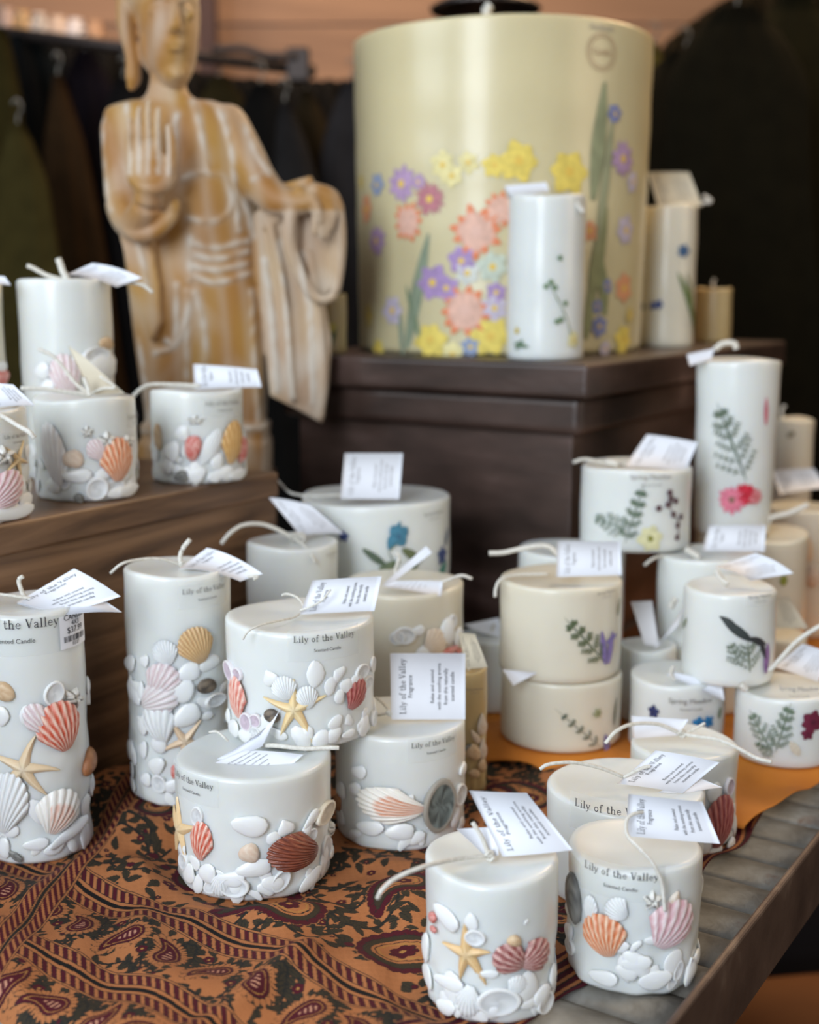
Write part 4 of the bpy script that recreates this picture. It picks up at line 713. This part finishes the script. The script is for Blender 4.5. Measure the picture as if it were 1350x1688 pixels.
bits(V3, [('redb', 318, 738, 30, 42), ('barn', 322, 693, 26, 14), ('redb', 398, 740, 12, 44), ('p', 358, 762, 24, 26), ('p', 354, 786, 24, 22), ('p', 324, 782, 30, 26), ('grey', 300, 785, 28, 20, 20), ('p', 284, 745, 30, 40), ('tan', 260, 720, 14, 46), ('p', 372, 780, 26, 22), ('p', 392, 782, 20, 22), ('p', 276, 770, 26, 22), ('p', 300, 715, 26, 24)]); filler(V3, 14, 0, .4, 14)
V3.text(370, 667, 66, ink=INKG); V3.strand([(219, 654, -.01), (232, 641, -.01), (250, 634, -.008), (290, 634, -.004), (330, 636, 0)], .0018); card(V3, [(320, 642), (318, 600), (424, 609), (431, 638)], (0, -.85, .5), (0, 0, .002), .001, ink=INKG)
star(V4, 30, 758, 36, 60, ((.70, .48, .22), (.82, .62, .36)), 0, .12); scallop(V4, 10, 808, 62, 66, -50, 'pink', 8, .25); bits(V4, [('barn', 5, 752, 26, 30), ('p', 20, 845, 50, 30), ('p', 42, 828, 16, 30), ('p', -10, 850, 40, 26), ('grey', 43, 800, 4, 14), ('p', 44, 745, 8, 22)]); filler(V4, 8, 0, .25, 10)
V4.text(28, 721, 58, ink=INK); V4.strand([(-20, 676, -.03), (4, 686, -.03), (30, 702, -.035), (48, 712, -.04), (57, 722, -.04)], .0018)
card(V4, [(-10, 672), (-40, 632), (22, 634), (57, 668)], (0, -.7, .7), (0, 0, .012), .001)
bits(V1, [('p', 70, 612, 30, 26), ('redb', 100, 620, 26, 50), ('p', 130, 600, 40, 30), ('p', 170, 605, 34, 40), ('tan', 176, 566, 14, 22), ('cup', 160, 585, 30, 24), ('p', 80, 640, 30, 26), ('p', 120, 625, 30, 30)]); scallop(V1, 108, 618, 50, 60, 10, 'pink', 7, .5); filler(V1, 16, .05, .35, 12, .012)
V1.wick([(112, 462), (104, 448), (100, 436), (96, 426)], .003); V1.strand([(108, 462, 0), (80, 455, 0), (55, 442, 0), (45, 438, 0)], .002); V1.strand([(192, 468, -.01), (215, 466, -.01), (235, 470, -.01), (252, 482, -.01)], .0016)
card(V1, [(112, 452), (152, 434), (234, 458), (192, 473)], (0, -.6, .8), (0, 0, .01), .003, ink=INKF)
bits(V5, [('redb', 4, 622, 16, 26), ('p', 2, 605, 14, 20), ('p', 0, 640, 14, 20)]); filler(V5, 8, 0, .35, 8); card(V5, [(-60, 462), (-50, 450), (8, 456), (18, 470)], (0, -.6, .8), (0, 0, .006), 0, None)
E4 = None
# ------------------------------------------------------------------ cloths
DISCS = [(c.x, c.y, c.R, c.zb) for c in (A, B, D, Fc_, G, Hc_, I, J, E, E2, K)]
def cloth_z(X, Y, U, V):
    wr = 1.15*(.0020*np.sin(U*52+V*38+1.2*np.sin(V*23))+.0022*np.sin(U*31-V*61+1.7*np.sin(U*19+1))+.0012*np.sin(U*120+V*55+2*np.sin(V*40)))
    fold = .007*np.exp(-((V+.40+.56*(U+.10)*.5)/.012)**2)*np.clip((.06-U)/.1, 0, 1) + .006*np.exp(-((U+.055+.10*(V+.3))/.014)**2)*np.clip((-.16-V)/.1, 0, 1)*np.clip((V+.44)/.06, 0, 1) + .008*np.exp(-((V+.20)/.010)**2)*np.clip((-.02-U)/.08, 0, 1)
    num = np.full_like(X, .004*1.0); den = np.full_like(X, 1.0); m = np.ones_like(X)
    for cx, cy, R, zb in DISCS:
        d = np.hypot(X-cx, Y-cy); w = np.exp(-np.clip(d-R, 0, 9)/.012)*60*(1 if True else 0); num += w*zb; den += w
        m *= np.clip((d-R-.001)/.022, 0, 1)
    base = num/den
    z = base+(wr+fold+.0040)*m
    edge = np.clip((-.200-U)/.02, 0, 1); z = z-edge**2*.03*(1+.35*np.sin(V*48))       # hangs down at the near edge
    return np.maximum(z, np.where(U > -.205, -.0002, -.2))
nu1, nu2, nv = 520, 150, 760
us = np.concatenate([np.linspace(-.235, .07, nu1, endpoint=False), np.linspace(.07, .30, nu2)]); vs = np.linspace(0, 1, nv)
Ug, Tg = np.meshgrid(us, vs, indexing='ij')
vmax = np.interp(us, [-.235, -.11, -.075, -.045, -.01, .3], [-.105, -.075, -.068, -.056, -.048, -.034])+.004*np.sin(us*60)
Vg = -.503+(vmax[:, None]+.503)*Tg
Xg = O2.x+UU.x*Ug+VV.x*Vg; Yg = O2.y+UU.y*Ug+VV.y*Vg; Zg = cloth_z(Xg, Yg, Ug, Vg)
# printed pattern, in cloth coordinates P (across) and Q (away from the near hem)
DARK = np.array((.020, .020, .018)); OLV = np.array((.042, .033, .020)); MAR = np.array((.075, .009, .017)); ORA = np.array((.41, .158, .060)); YEL = np.array((.42, .21, .06)); BLK = np.array((.010, .010, .010))
Pc = Vg+.002*np.sin(Ug*40); Qc = Ug+.002*np.sin(Vg*30)
CC = np.empty(Ug.shape+(3,)); CC[:] = ORA
CC *= (1+.05*np.sin(Ug*900)*np.sin(Vg*900))[..., None]
def region(cx, cy, R):
    i0, i1 = np.searchsorted(us, [cx-R, cx+R]); c0 = vmax[min(max(i0, 0), len(us)-1)]
    j = ((np.array([cy-R, cy+R])+.503)/(c0+.503)*(nv-1)).astype(int); return slice(max(i0, 0), i1), slice(max(j[0]-4, 0), max(j[1]+5, 0))
def paint(sl, mask, col): a = CC[sl]; a[mask] = col
def leafstamp(q, p, ang, L, w, col=OLV, out=DARK):
    sl = region(q, p, L*1.1); x = Pc[sl]-p; y = Qc[sl]-q
    if x.size == 0: return
    a = x*math.cos(ang)+y*math.sin(ang); b = -x*math.sin(ang)+y*math.cos(ang); b = b-.12*np.sin(a/L*3)*w*2; s_ = np.clip(a/L, 0, 1)
    hw = w*np.sin(PI*s_**.8)*(1+.22*np.abs(np.sin(s_*16)))*.5; inside = (a > 0) & (a < L)
    paint(sl, inside & (np.abs(b) < hw+.00035), out); paint(sl, inside & (np.abs(b) < hw-.00025), col); paint(sl, inside & (np.abs(b) < .00025), out)
def dot(q, p, r, col, out=DARK, petals=0):
    sl = region(q, p, r*1.5); x = Pc[sl]-p; y = Qc[sl]-q
    if x.size == 0: return
    d = np.hypot(x, y); 
    if petals: d = d/(.78+.22*np.abs(np.cos(np.arctan2(y, x)*petals/2)))
    paint(sl, d < r, out); paint(sl, d < r-.0005, col)
    if petals: paint(sl, d < r*.25, YEL)
def vine(pts, w=.0005, col=DARK, leaves=True, seed=0, ll=.011):
    r = random.Random(seed); S = spline([Vector((p, q, 0)) for p, q in pts], 14)
    for i, s_ in enumerate(S[:-1]):
        q, p = s_.y, s_.x; sl = region(q, p, .0022); x = Pc[sl]-p; y = Qc[sl]-q
        if x.size: paint(sl, np.hypot(x, y) < w*1.3, col)
        for k in (.5,):
            e = s_.lerp(S[i+1], k); sl = region(e.y, e.x, .0022); x = Pc[sl]-e.x; y = Qc[sl]-e.y
            if x.size: paint(sl, np.hypot(x, y) < w*1.3, col)
        d = S[i+1]-s_; a = math.atan2(d.y, d.x)
        if leaves and i % 4 == 0: leafstamp(q, p, a+(1 if (i//4) % 2 else -1)*r.uniform(.6, 1.1), ll*r.uniform(.7, 1.2), ll*.42)
def pais(q, p, ang, size, kind='big'):
    sl = region(q, p, size*2.0); X = Pc[sl]-p; Y = Qc[sl]-q
    if X.size == 0: return
    a = (X*math.cos(ang)+Y*math.sin(ang))/size; b = (-X*math.sin(ang)+Y*math.cos(ang))/size
    d = np.full(a.shape, 9.0)
    for i in range(17):
        t = i/16; cx = t*1.35-.15*t*t; cy = .75*t**2.6*(1 if True else 0); d = np.minimum(d, np.hypot(a-cx, b-cy)-.48*(1-t)**.85-.03)
    d *= size; th = np.arctan2(b-.1, a-.4)
    if kind == 'big':
        sc = .0028+.0013*np.abs(np.sin(th*15))
        paint(sl, d < sc+.0009, ORA); paint(sl, d < sc+.0004, DARK); paint(sl, d < sc, MAR); paint(sl, (d < .0012) & (np.abs(np.sin(th*15)) < .18) & (d > -.0005), DARK); paint(sl, d < -.0006, DARK); paint(sl, d < -.0010, OLV)
        k = size*.12; paint(sl, d < -.0010-k*.85, DARK); paint(sl, d < -.0014-k*.85, ORA)
        wv = .0010*np.abs(np.sin(th*9)); paint(sl, (d < -.0032-k+wv*.7) & (d > -.0040-k+wv*.7), DARK); paint(sl, d < -.0052-k+wv, YEL); paint(sl, d < -.0066-k+wv, ORA)
        q0, p0 = q+size*.1*math.sin(ang), p+size*.1*math.cos(ang); dot(q0, p0, size*.22, MAR, DARK, 6)
        for s_ in (.25, .55, .8): dot(q+math.sin(ang)*size*s_*1.2+math.cos(ang)*size*.25*s_**2, p+math.cos(ang)*size*s_*1.2-math.sin(ang)*size*.25*s_**2, size*.055*(1.2-s_), MAR)
    else:
        ray_ = .0030+.0022*np.abs(np.sin(th*13)); paint(sl, d < ray_+.0004, DARK); paint(sl, d < ray_, ORA); paint(sl, (d < ray_) & (np.abs(np.sin(th*13)) < .16), DARK); paint(sl, d < .0009, DARK); paint(sl, d < .0004, MAR); paint(sl, (d < -.0012) & (d > -.0017), YEL); paint(sl, (d < -size*.30) & (np.sin(a*30) > .2), np.array((.5, .25, .16)))
# field: vines, leaves and big paisleys
rr = random.Random(4)
for k in range(120):
    q = rr.uniform(-.07, .29); p = rr.uniform(-.5, -.05); a = rr.uniform(0, 6.28); pts = [(p+math.cos(a+i*.55)*.016*i, q+math.sin(a+i*.55)*.016*i) for i in range(5)]; vine(pts, w=.0009, seed=k, ll=.010)
for k in range(1050): leafstamp(rr.uniform(-.07, .29), rr.uniform(-.5, -.05), rr.uniform(0, 6.28), rr.uniform(.008, .015), rr.uniform(.0035, .006))
for k in range(330): dot(rr.uniform(-.07, .29), rr.uniform(-.5, -.05), rr.uniform(.0018, .0045), MAR, DARK, rr.choice((0, 5, 6)))
for q, p, a, s_ in [(-.020, -.335, .9, .042), (-.040, -.245, 3.3, .036), (-.036, -.165, .35, .042), (-.050, -.085, 1.6, .036), (.02, -.42, 2.2, .030), (.035, -.20, 4.2, .030), (.05, -.10, .5, .030), (.09, -.36, .3, .03), (.13, -.42, 2, .03), (.12, -.25, 1, .03), (.15, -.14, 3, .03), (.20, -.34, .6, .03), (.22, -.20, 2.5, .03), (.24, -.09, 4, .03), (.01, -.29, 5.0, .026)]: pais(q, p, a, s_)
# striped borders along the near hem
def hatch(q0, q1, per=.0075, sl=1.1, axis=0, lo=-9, hi=9):
    A_, B_ = (Qc, Pc) if axis == 0 else (Pc, Qc); m = (A_ > q0) & (A_ < q1) & (B_ > lo) & (B_ < hi)
    t = ((B_+sl*(A_-q0))/per) % 1; CC[m] = ORA; CC[m & (t < .60)] = DARK; CC[m & (t > .06) & (t < .54)] = MAR
def line(q, w, col, axis=0, lo=-9, hi=9):
    A_, B_ = (Qc, Pc) if axis == 0 else (Pc, Qc); CC[(np.abs(A_-q) < w/2) & (B_ > lo) & (B_ < hi)] = col
CC[(Qc < -.082)] = ORA
for k in range(420): leafstamp(rr.uniform(-.23, -.08), rr.uniform(-.5, -.09), rr.uniform(0, 6.28), rr.uniform(.006, .011), rr.uniform(.0025, .0042))
for k in range(70):
    q = rr.uniform(-.225, -.09); p = rr.uniform(-.5, -.1); a = rr.uniform(0, 6.28); vine([(p+math.cos(a+i*.8)*.008*i, q+math.sin(a+i*.8)*.008*i) for i in range(4)], w=.0007, seed=k, ll=.006)
for k in range(80): dot(rr.uniform(-.23, -.09), rr.uniform(-.5, -.1), rr.uniform(.0015, .003), MAR, DARK, rr.choice((0, 5)))
for k in range(46):
    p = -.49+k*.0095; vine([(p, -.118-.012*math.sin(p*170)), (p+.005, -.118-.012*math.sin((p+.005)*170)), (p+.0095, -.118-.012*math.sin((p+.0095)*170))], leaves=True, seed=k, ll=.009)
    vine([(p, -.200-.012*math.sin(p*170+2)), (p+.005, -.200-.012*math.sin((p+.005)*170+2)), (p+.0095, -.200-.012*math.sin((p+.0095)*170+2))], leaves=True, seed=k+50, ll=.009)
for k in range(14):
    p = -.485+k*.036; pais(-.130+.008*(k % 2), p, 1.9+(k % 2)*1.9, .0150, 'small'); dot(-.112-.02*(k % 2), p+.018, .0042, MAR, DARK, 5)
    pais(-.207+.008*(k % 2), p+.012, .9+(k % 2)*2.2, .0150, 'small'); dot(-.194-.02*(k % 2), p+.03, .0042, MAR, DARK, 5)
for q in (-.089, -.168):
    line(q, .0300, ORA); line(q-.0145, .0006, DARK); line(q+.0145, .0006, DARK); hatch(q-.0128, q-.0045, sl=1); hatch(q+.0045, q+.0128, sl=1); line(q-.0128, .0006, DARK); line(q-.0045, .0006, DARK); line(q+.0045, .0006, DARK); line(q+.0128, .0006, DARK); line(q, .0034, BLK)
# cross border near the left end and stripes along the right selvedge
sh_ = Pc-(-.358-.50*(Qc+.177)); m0 = np.abs(sh_) < .0125; CC[m0] = ORA; t = ((Qc+sh_*1.1)/.0075) % 1; m1 = (np.abs(sh_) > .0022) & (np.abs(sh_) < .0105); CC[m1 & (t < .58)] = MAR; CC[np.abs(sh_) < .0012] = DARK
for e in (.0022, .0108, .0125): CC[np.abs(np.abs(sh_)-e) < .0003] = DARK
rb = Vg-vmax[:, None]; mR = (rb > -.034); t = (rb/.0075+.6*np.sin(Qc*25)) % 1; CC[mR] = MAR*.9; CC[mR & (t < .40)] = ORA; CC[mR & (np.abs(t-.43) < .07)] = DARK
CC[rb > -.0012] = MAR
CC = np.clip(CC*(.94+.1*rng.random(Ug.shape))[..., None], 0, 1)
def gridmesh(X, Y, Z, C=None):
    ni, nj = X.shape; me = bpy.data.meshes.new('cloth'); n = ni*nj; me.vertices.add(n); me.vertices.foreach_set('co', np.stack([X, Y, Z], -1).astype(np.float32).ravel())
    idx = np.arange(n).reshape(ni, nj); q = np.stack([idx[:-1, :-1], idx[:-1, 1:], idx[1:, 1:], idx[1:, :-1]], -1).reshape(-1, 4)
    me.loops.add(q.size); me.loops.foreach_set('vertex_index', q.ravel().astype(np.int32)); me.polygons.add(len(q)); me.polygons.foreach_set('loop_start', np.arange(0, q.size, 4, dtype=np.int32)); me.polygons.foreach_set('loop_total', np.full(len(q), 4, dtype=np.int32)); me.update(calc_edges=True)
    if C is not None: setcol(me, C.reshape(-1, 3))
    return me
CLM = vcmat('printed_cotton', .7, .35, 900, Specular_IOR_Level=.15)
cl = link('paisley_cloth', gridmesh(Xg, Yg, Zg, CC), CLM); tag(cl, 'maroon and orange paisley cloth draped over the table front under the candles', 'cloth')
sm = cl.modifiers.new('thick', 'SOLIDIFY'); sm.thickness = .0007; sm.offset = -1
# orange cloth behind
us2 = np.linspace(.262, 1.0, 260); vs2 = np.linspace(0, 1, 260); U2, T2_ = np.meshgrid(us2, vs2, indexing='ij')
vm2 = np.interp(us2, [.262, .30, .36, .45, 1], [-.040, -.032, -.012, -.008, -.008]); V2g = -.50+(vm2[:, None]+.50)*T2_; U2 = U2+.012*np.sin(V2g*14)+.004*np.sin(V2g*50)
X2g = O2.x+UU.x*U2+VV.x*V2g; Y2g = O2.y+UU.y*U2+VV.y*V2g
rampz = np.clip((us2[:, None]-.262)/.035, 0, 1); Z2 = .0045+.0075*rampz**.6+(.0022*np.sin(U2*70+V2g*45+2*np.sin(V2g*30))+.0015*np.sin(V2g*90-U2*33))*rampz
for c_ in (L1, P, Pp, N, S, Q, X15, Wc, X2, E3, E2, U_, T_):
    d = np.hypot(X2g-c_.x, Y2g-c_.y); m_ = np.clip((d-c_.R-.002)/.02, 0, 1); Z2 = Z2*m_+(c_.zb-.0004)*(1-m_)
Z2 = np.where((U2 > pu-.004) & (V2g < pv+.01), .0001-.0, Z2); Z2 = np.minimum(Z2, np.where((U2 > pu-.03) & (V2g < pv+.03), .006, 1)); Z2 = np.maximum(Z2, -.0003)
oc = link('orange_cloth', gridmesh(X2g, Y2g, Z2), noisemat('orange_cotton', [(.3, (.50, .14, .010)), (.7, (.74, .27, .025))], 9, .7, bump=.5, bscale=45)); tag(oc, 'plain orange cloth under the flower candles behind the paisley cloth', 'cloth')
sm = oc.modifiers.new('thick', 'SOLIDIFY'); sm.thickness = .0007; sm.offset = -1
# ------------------------------------------------------------------ carved wooden statue
YS = 1.40; SK = depth(YS, .45)/F
def S3(px, py, d=0): p = ony(px, py, YS); return Vector((p.x, YS+d*SK, p.z))
def ell(V, Fc, px, py, d, rx, ry, rd, tilt=0, n=28, m=20, sq=1):
    c = S3(px, py, d); b0 = len(V); ct, s_t = math.cos(math.radians(tilt)), math.sin(math.radians(tilt))
    for j in range(m+1):
        b = -PI/2+PI*j/m
        for i in range(n):
            a = 2*PI*i/n; x = rx*math.cos(a)*math.cos(b); y = rd*math.sin(a)*math.cos(b); z = ry*math.sin(b); x, z = x*ct-z*s_t, x*s_t+z*ct
            V.append((c.x+x*SK, c.y+y*SK, c.z+z*SK))
    for j in range(m):
        for i in range(n): Fc.append((b0+j*n+i, b0+j*n+(i+1) % n, b0+(j+1)*n+(i+1) % n, b0+(j+1)*n+i))
def chain(mb, pts, n=14):      # px, py, depth px, radius px
    P = [S3(a, b, c) for a, b, c, r in pts]; Q = spline([Vector((p.x, p.y, p.z)) for p in P], 5); R = spline([Vector((r[3], 0, 0)) for r in pts], 5)
    mb.tube(Q, [max(.0004, q.x*SK) for q in R], n); 
    for k in (0, -1): ell(mb.v, mb.f, *pts[k][:3], pts[k][3]*.98, pts[k][3]*.98, pts[k][3]*.98, n=14, m=8)
def loft(mb, rows, n=40, p=2.4):       # py, xl, xr, depth centre, half depth
    b0 = len(mb.v)
    R = spline([Vector((r[1], r[2], r[4])) for r in rows], 4); D_ = spline([Vector((r[0], r[3], 0)) for r in rows], 4)
    for a, d in zip(R, D_):
        cx, hw, hd = (a.x+a.y)/2, (a.y-a.x)/2, a.z
        for i in range(n):
            t = 2*PI*i/n; c, s_ = math.cos(t), math.sin(t); mb.v.append(tuple(S3(cx+hw*abs(c)**(2/p)*(1 if c > 0 else -1), d.x, d.y+hd*abs(s_)**(2/p)*(1 if s_ > 0 else -1))))
    for j in range(len(R)-1):
        for i in range(n): mb.f.append((b0+j*n+i, b0+j*n+(i+1) % n, b0+(j+1)*n+(i+1) % n, b0+(j+1)*n+i))
    mb.f.append(tuple(b0+i for i in range(n))[::-1]); mb.f.append(tuple(b0+(len(R)-1)*n+i for i in range(n)))
def sheet(mb, pts, d0, th):     # outline in px with own thickness
    k = len(pts); b = len(mb.v)
    for dd in (0, th):
        for x, y, *e in pts: mb.v.append(tuple(S3(x, y, (e[0] if e else d0)+dd)))
    mb.f.append(tuple(range(b, b+k))); mb.f.append(tuple(range(b+k, b+2*k))[::-1])
    for i in range(k): j = (i+1) % k; mb.f.append((b+i, b+j, b+k+j, b+k+i))
s = MB()
ell(s.v, s.f, 276, 20, 10, 50, 98, 62); ell(s.v, s.f, 286, 62, -14, 41, 84, 50); ell(s.v, s.f, 292, 118, -26, 27, 30, 28); ell(s.v, s.f, 262, -30, 18, 62, 80, 66)
ell(s.v, s.f, 258, 80, -6, 26, 44, 34)
chain(s, [(300, 18, -58, 5), (303, 40, -66, 6), (304, 56, -72, 8)]); ell(s.v, s.f, 303, 61, -66, 12, 6, 9)
ell(s.v, s.f, 272, 32, -50, 17, 8, 8, -8); ell(s.v, s.f, 319, 34, -42, 10, 7, 8, 5)
ell(s.v, s.f, 301, 83, -64, 15, 4, 6); ell(s.v, s.f, 301, 92, -62, 12, 4, 6); ell(s.v, s.f, 300, 130, -46, 12, 10, 10)
chain(s, [(252, 16, -42, 4), (272, 6, -54, 4), (294, 14, -58, 4)]); chain(s, [(306, 14, -56, 4), (320, 8, -44, 4), (328, 18, -34, 3)])
chain(s, [(204, -10, 4, 14), (207, 40, 2, 15), (218, 90, 0, 12), (220, 128, 0, 13), (217, 142, 0, 8)]); chain(s, [(208, -20, -2, 8), (200, 10, -2, 8), (204, 50, -2, 8)])
loft(s, [(100, 250, 312, 4, 32), (140, 246, 306, 4, 30), (160, 238, 318, 4, 34), (176, 214, 352, 6, 40)])
loft(s, [(166, 210, 350, 8, 34), (176, 178, 382, 8, 44), (192, 170, 396, 8, 52), (230, 170, 408, 8, 60), (300, 180, 418, 8, 62), (370, 196, 424, 8, 62), (430, 206, 430, 8, 62), (500, 214, 436, 8, 64), (580, 224, 440, 8, 66), (660, 236, 440, 8, 66), (700, 240, 438, 8, 66)])
loft(s, [(696, 236, 444, 6, 66), (720, 238, 442, 6, 66), (730, 232, 446, 6, 72), (792, 234, 445, 6, 72)], p=5)
# right arm of the figure (left in the picture) with raised hand
chain(s, [(196, 215, -4, 28), (206, 290, -14, 30), (216, 345, -36, 32), (240, 372, -66, 30), (262, 352, -100, 25), (268, 322, -112, 22)])
chain(s, [(218, 344, -60, 14), (236, 385, -84, 14), (270, 388, -98, 13), (300, 362, -98, 12), (304, 342, -90, 10)]); 
chain(s, [(246, 300, -112, 10), (262, 318, -124, 12), (288, 318, -124, 12), (304, 302, -112, 9)])
ell(s.v, s.f, 268, 300, -116, 34, 28, 13); ell(s.v, s.f, 266, 286, -112, 33, 34, 11)
for x, y1, x2 in ((238, 206, 240), (253, 188, 253), (268, 178, 267), (283, 190, 281)): chain(s, [(x2, 290, -112, 7), (x, 250, -113, 5.6), (x, (250+y1)/2, -115, 5.3), (x+1, y1+6, -112, 4.6)])
chain(s, [(296, 312, -112, 11), (304, 286, -118, 9), (305, 254, -118, 8), (300, 224, -114, 6)])
sheet(s, [(212, 390), (262, 384), (276, 470), (278, 530), (262, 560), (240, 500)], -70, 30); chain(s, [(226, 395, -56, 14), (240, 460, -52, 12), (262, 550, -50, 8)])
# left arm with the draped sleeve
chain(s, [(376, 205, 0, 33), (402, 255, -8, 34), (428, 298, -22, 30), (458, 330, -40, 27), (496, 338, -56, 20), (524, 336, -62, 17)])
ell(s.v, s.f, 534, 340, -62, 23, 15, 13, -12)
for i, (x, y, e) in enumerate(((553, 352, 378), (545, 360, 392), (536, 362, 394), (526, 362, 388))): chain(s, [(532+i*-3, 344, -62-i*2, 7), (x, y, -70-i*3, 6.5), (x-2, e, -70-i*3, 5)])
chain(s, [(520, 330, -72, 7), (530, 350, -84, 6.5), (534, 366, -84, 5)])
sheet(s, [(430, 330), (468, 306), (516, 292), (522, 312), (500, 350), (438, 380)], -40, 34)
sheet(s, [(424, 350), (500, 345), (520, 400), (532, 470), (548, 560), (543, 640), (534, 696), (492, 672), (448, 650), (440, 560), (426, 450)], -34, 22)
chain(s, [(452, 380, -38, 7), (470, 480, -40, 7), (480, 580, -40, 7), (488, 655, -38, 6)]); chain(s, [(512, 420, -38, 8), (528, 520, -40, 8), (536, 620, -40, 7), (532, 684, -36, 6)])
chain(s, [(500, 322, -60, 12), (486, 360, -62, 12), (484, 410, -60, 12), (500, 455, -56, 11), (522, 488, -54, 9), (540, 494, -54, 7)])
chain(s, [(524, 318, -60, 13), (550, 330, -56, 14), (562, 362, -52, 10), (564, 420, -50, 9), (556, 480, -50, 8), (542, 494, -52, 7)])
sheet(s, [(536, 345), (569, 345), (568, 440), (558, 490), (548, 470), (550, 400)], -52, 14)
sheet(s, [(500, 350), (520, 345), (548, 360), (556, 470), (540, 490), (515, 465), (496, 420)], -40, 12)
# carved ridges of the robe: pale limewashed lines
LN = [[(216, 178), (226, 220), (232, 270)], [(322, 168), (336, 210), (346, 260), (352, 292)], [(350, 166), (372, 200), (386, 250), (392, 310), (398, 380)], [(312, 300), (330, 291), (356, 289), (378, 300), (388, 330), (384, 352), (366, 366), (340, 368), (318, 362)], [(392, 310), (412, 350), (420, 390)], [(322, 402), (365, 410), (412, 398)], [(322, 420), (365, 428), (412, 416)], [(322, 438), (365, 446), (414, 434)], [(322, 455), (365, 466), (414, 452)], [(322, 395), (322, 462)], [(325, 482), (316, 530), (298, 568), (266, 580)], [(330, 482), (344, 530), (350, 590)], [(318, 480), (318, 640)], [(236, 560), (246, 640), (252, 700)], [(300, 470), (300, 560), (284, 560)], [(418, 480), (424, 600), (430, 700)], [(172, 200), (178, 290), (196, 350)], [(424, 300), (444, 286), (452, 282)], [(408, 210), (424, 250), (448, 290)], [(440, 430), (452, 520), (460, 640)], [(466, 400), (478, 520), (486, 650)], [(300, 196), (296, 290)], [(242, 395), (256, 470)], [(240, 705), (440, 700)], [(500, 420), (514, 520), (520, 660)]]
me = s.me(); o = bpy.data.objects.new('tmp', me); COL.objects.link(o)
md = o.modifiers.new('r', 'REMESH'); md.mode = 'VOXEL'; md.voxel_size = .0019; md.use_smooth_shade = True
md = o.modifiers.new('s', 'SMOOTH'); md.factor = .6; md.iterations = 3
bpy.context.view_layer.update(); bm_ = bpy.data.meshes.new_from_object(o.evaluated_get(bpy.context.evaluated_depsgraph_get())); bpy.data.objects.remove(o)
nvt = len(bm_.vertices); co = np.empty(nvt*3); bm_.vertices.foreach_get('co', co); co = co.reshape(-1, 3); nr = np.empty(nvt*3); bm_.vertices.foreach_get('normal', nr); nr = nr.reshape(-1, 3)
front = np.clip(-nr[:, 1]*1.5, 0, 1); brk = np.clip(.62+.5*np.sin(co[:, 0]*210+3*np.sin(co[:, 2]*60))*np.sin(co[:, 2]*150+2*np.sin(co[:, 0]*90)), .12, 1)
pale = np.zeros(nvt); push = np.zeros(nvt)
for L_ in LN:
    Q_ = spline([S3(a, b) for a, b in L_], 5)
    for a, b in zip(Q_, Q_[1:]):
        ax, az = a.x, a.z; dx, dz = b.x-a.x, b.z-a.z; l2 = dx*dx+dz*dz+1e-12
        t = np.clip(((co[:, 0]-ax)*dx+(co[:, 2]-az)*dz)/l2, 0, 1); d = np.hypot(co[:, 0]-ax-t*dx, co[:, 2]-az-t*dz)
        pale = np.maximum(pale, np.exp(-(d/.0036)**2)); push = np.maximum(push, np.exp(-(d/.0024)**2))
inhand = (co[:, 1] < YS-96*SK); pale *= ~inhand; push *= ~inhand
co += nr*(push*front*.0018)[:, None]; bm_.vertices.foreach_set('co', co.ravel())
base = np.array((.40, .195, .040)); red = np.array((.28, .105, .028)); lime = np.array((.62, .56, .48)); yel = np.array((.50, .31, .065))
n1 = .5+.5*np.sin(co[:, 0]*90+2*np.sin(co[:, 2]*22)+co[:, 1]*70); n2 = .5+.5*np.sin(co[:, 2]*35+3*np.sin(co[:, 0]*40)+1); n3 = np.clip(np.sin(co[:, 0]*240+2.5*np.sin(co[:, 2]*14)+co[:, 1]*120)*.5+.5, 0, 1)**2
c_ = base*(1-.4*n1[:, None])+yel*.4*n1[:, None]; c_ = c_*(1-.45*n2[:, None])+red*.45*n2[:, None]; c_ = c_*(1-.22*n3[:, None])+lime*.22*n3[:, None]
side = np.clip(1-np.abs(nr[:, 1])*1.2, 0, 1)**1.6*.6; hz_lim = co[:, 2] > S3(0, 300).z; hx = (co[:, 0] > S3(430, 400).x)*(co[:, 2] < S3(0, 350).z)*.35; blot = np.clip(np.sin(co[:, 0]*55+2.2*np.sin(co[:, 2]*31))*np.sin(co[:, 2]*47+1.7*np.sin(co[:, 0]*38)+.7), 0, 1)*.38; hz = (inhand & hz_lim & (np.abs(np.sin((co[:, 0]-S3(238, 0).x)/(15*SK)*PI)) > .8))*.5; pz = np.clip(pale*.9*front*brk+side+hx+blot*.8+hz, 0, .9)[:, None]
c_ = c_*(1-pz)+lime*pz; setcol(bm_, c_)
st = empty('buddha_statue', S3(338, 794)); tag(st, 'carved limewashed wooden Buddha statue with one raised hand behind the riser', 'statue')
WOOD = vcmat('carved_limewashed_wood', .55, .3, 160); child('carved_figure', bm_, WOOD, st)
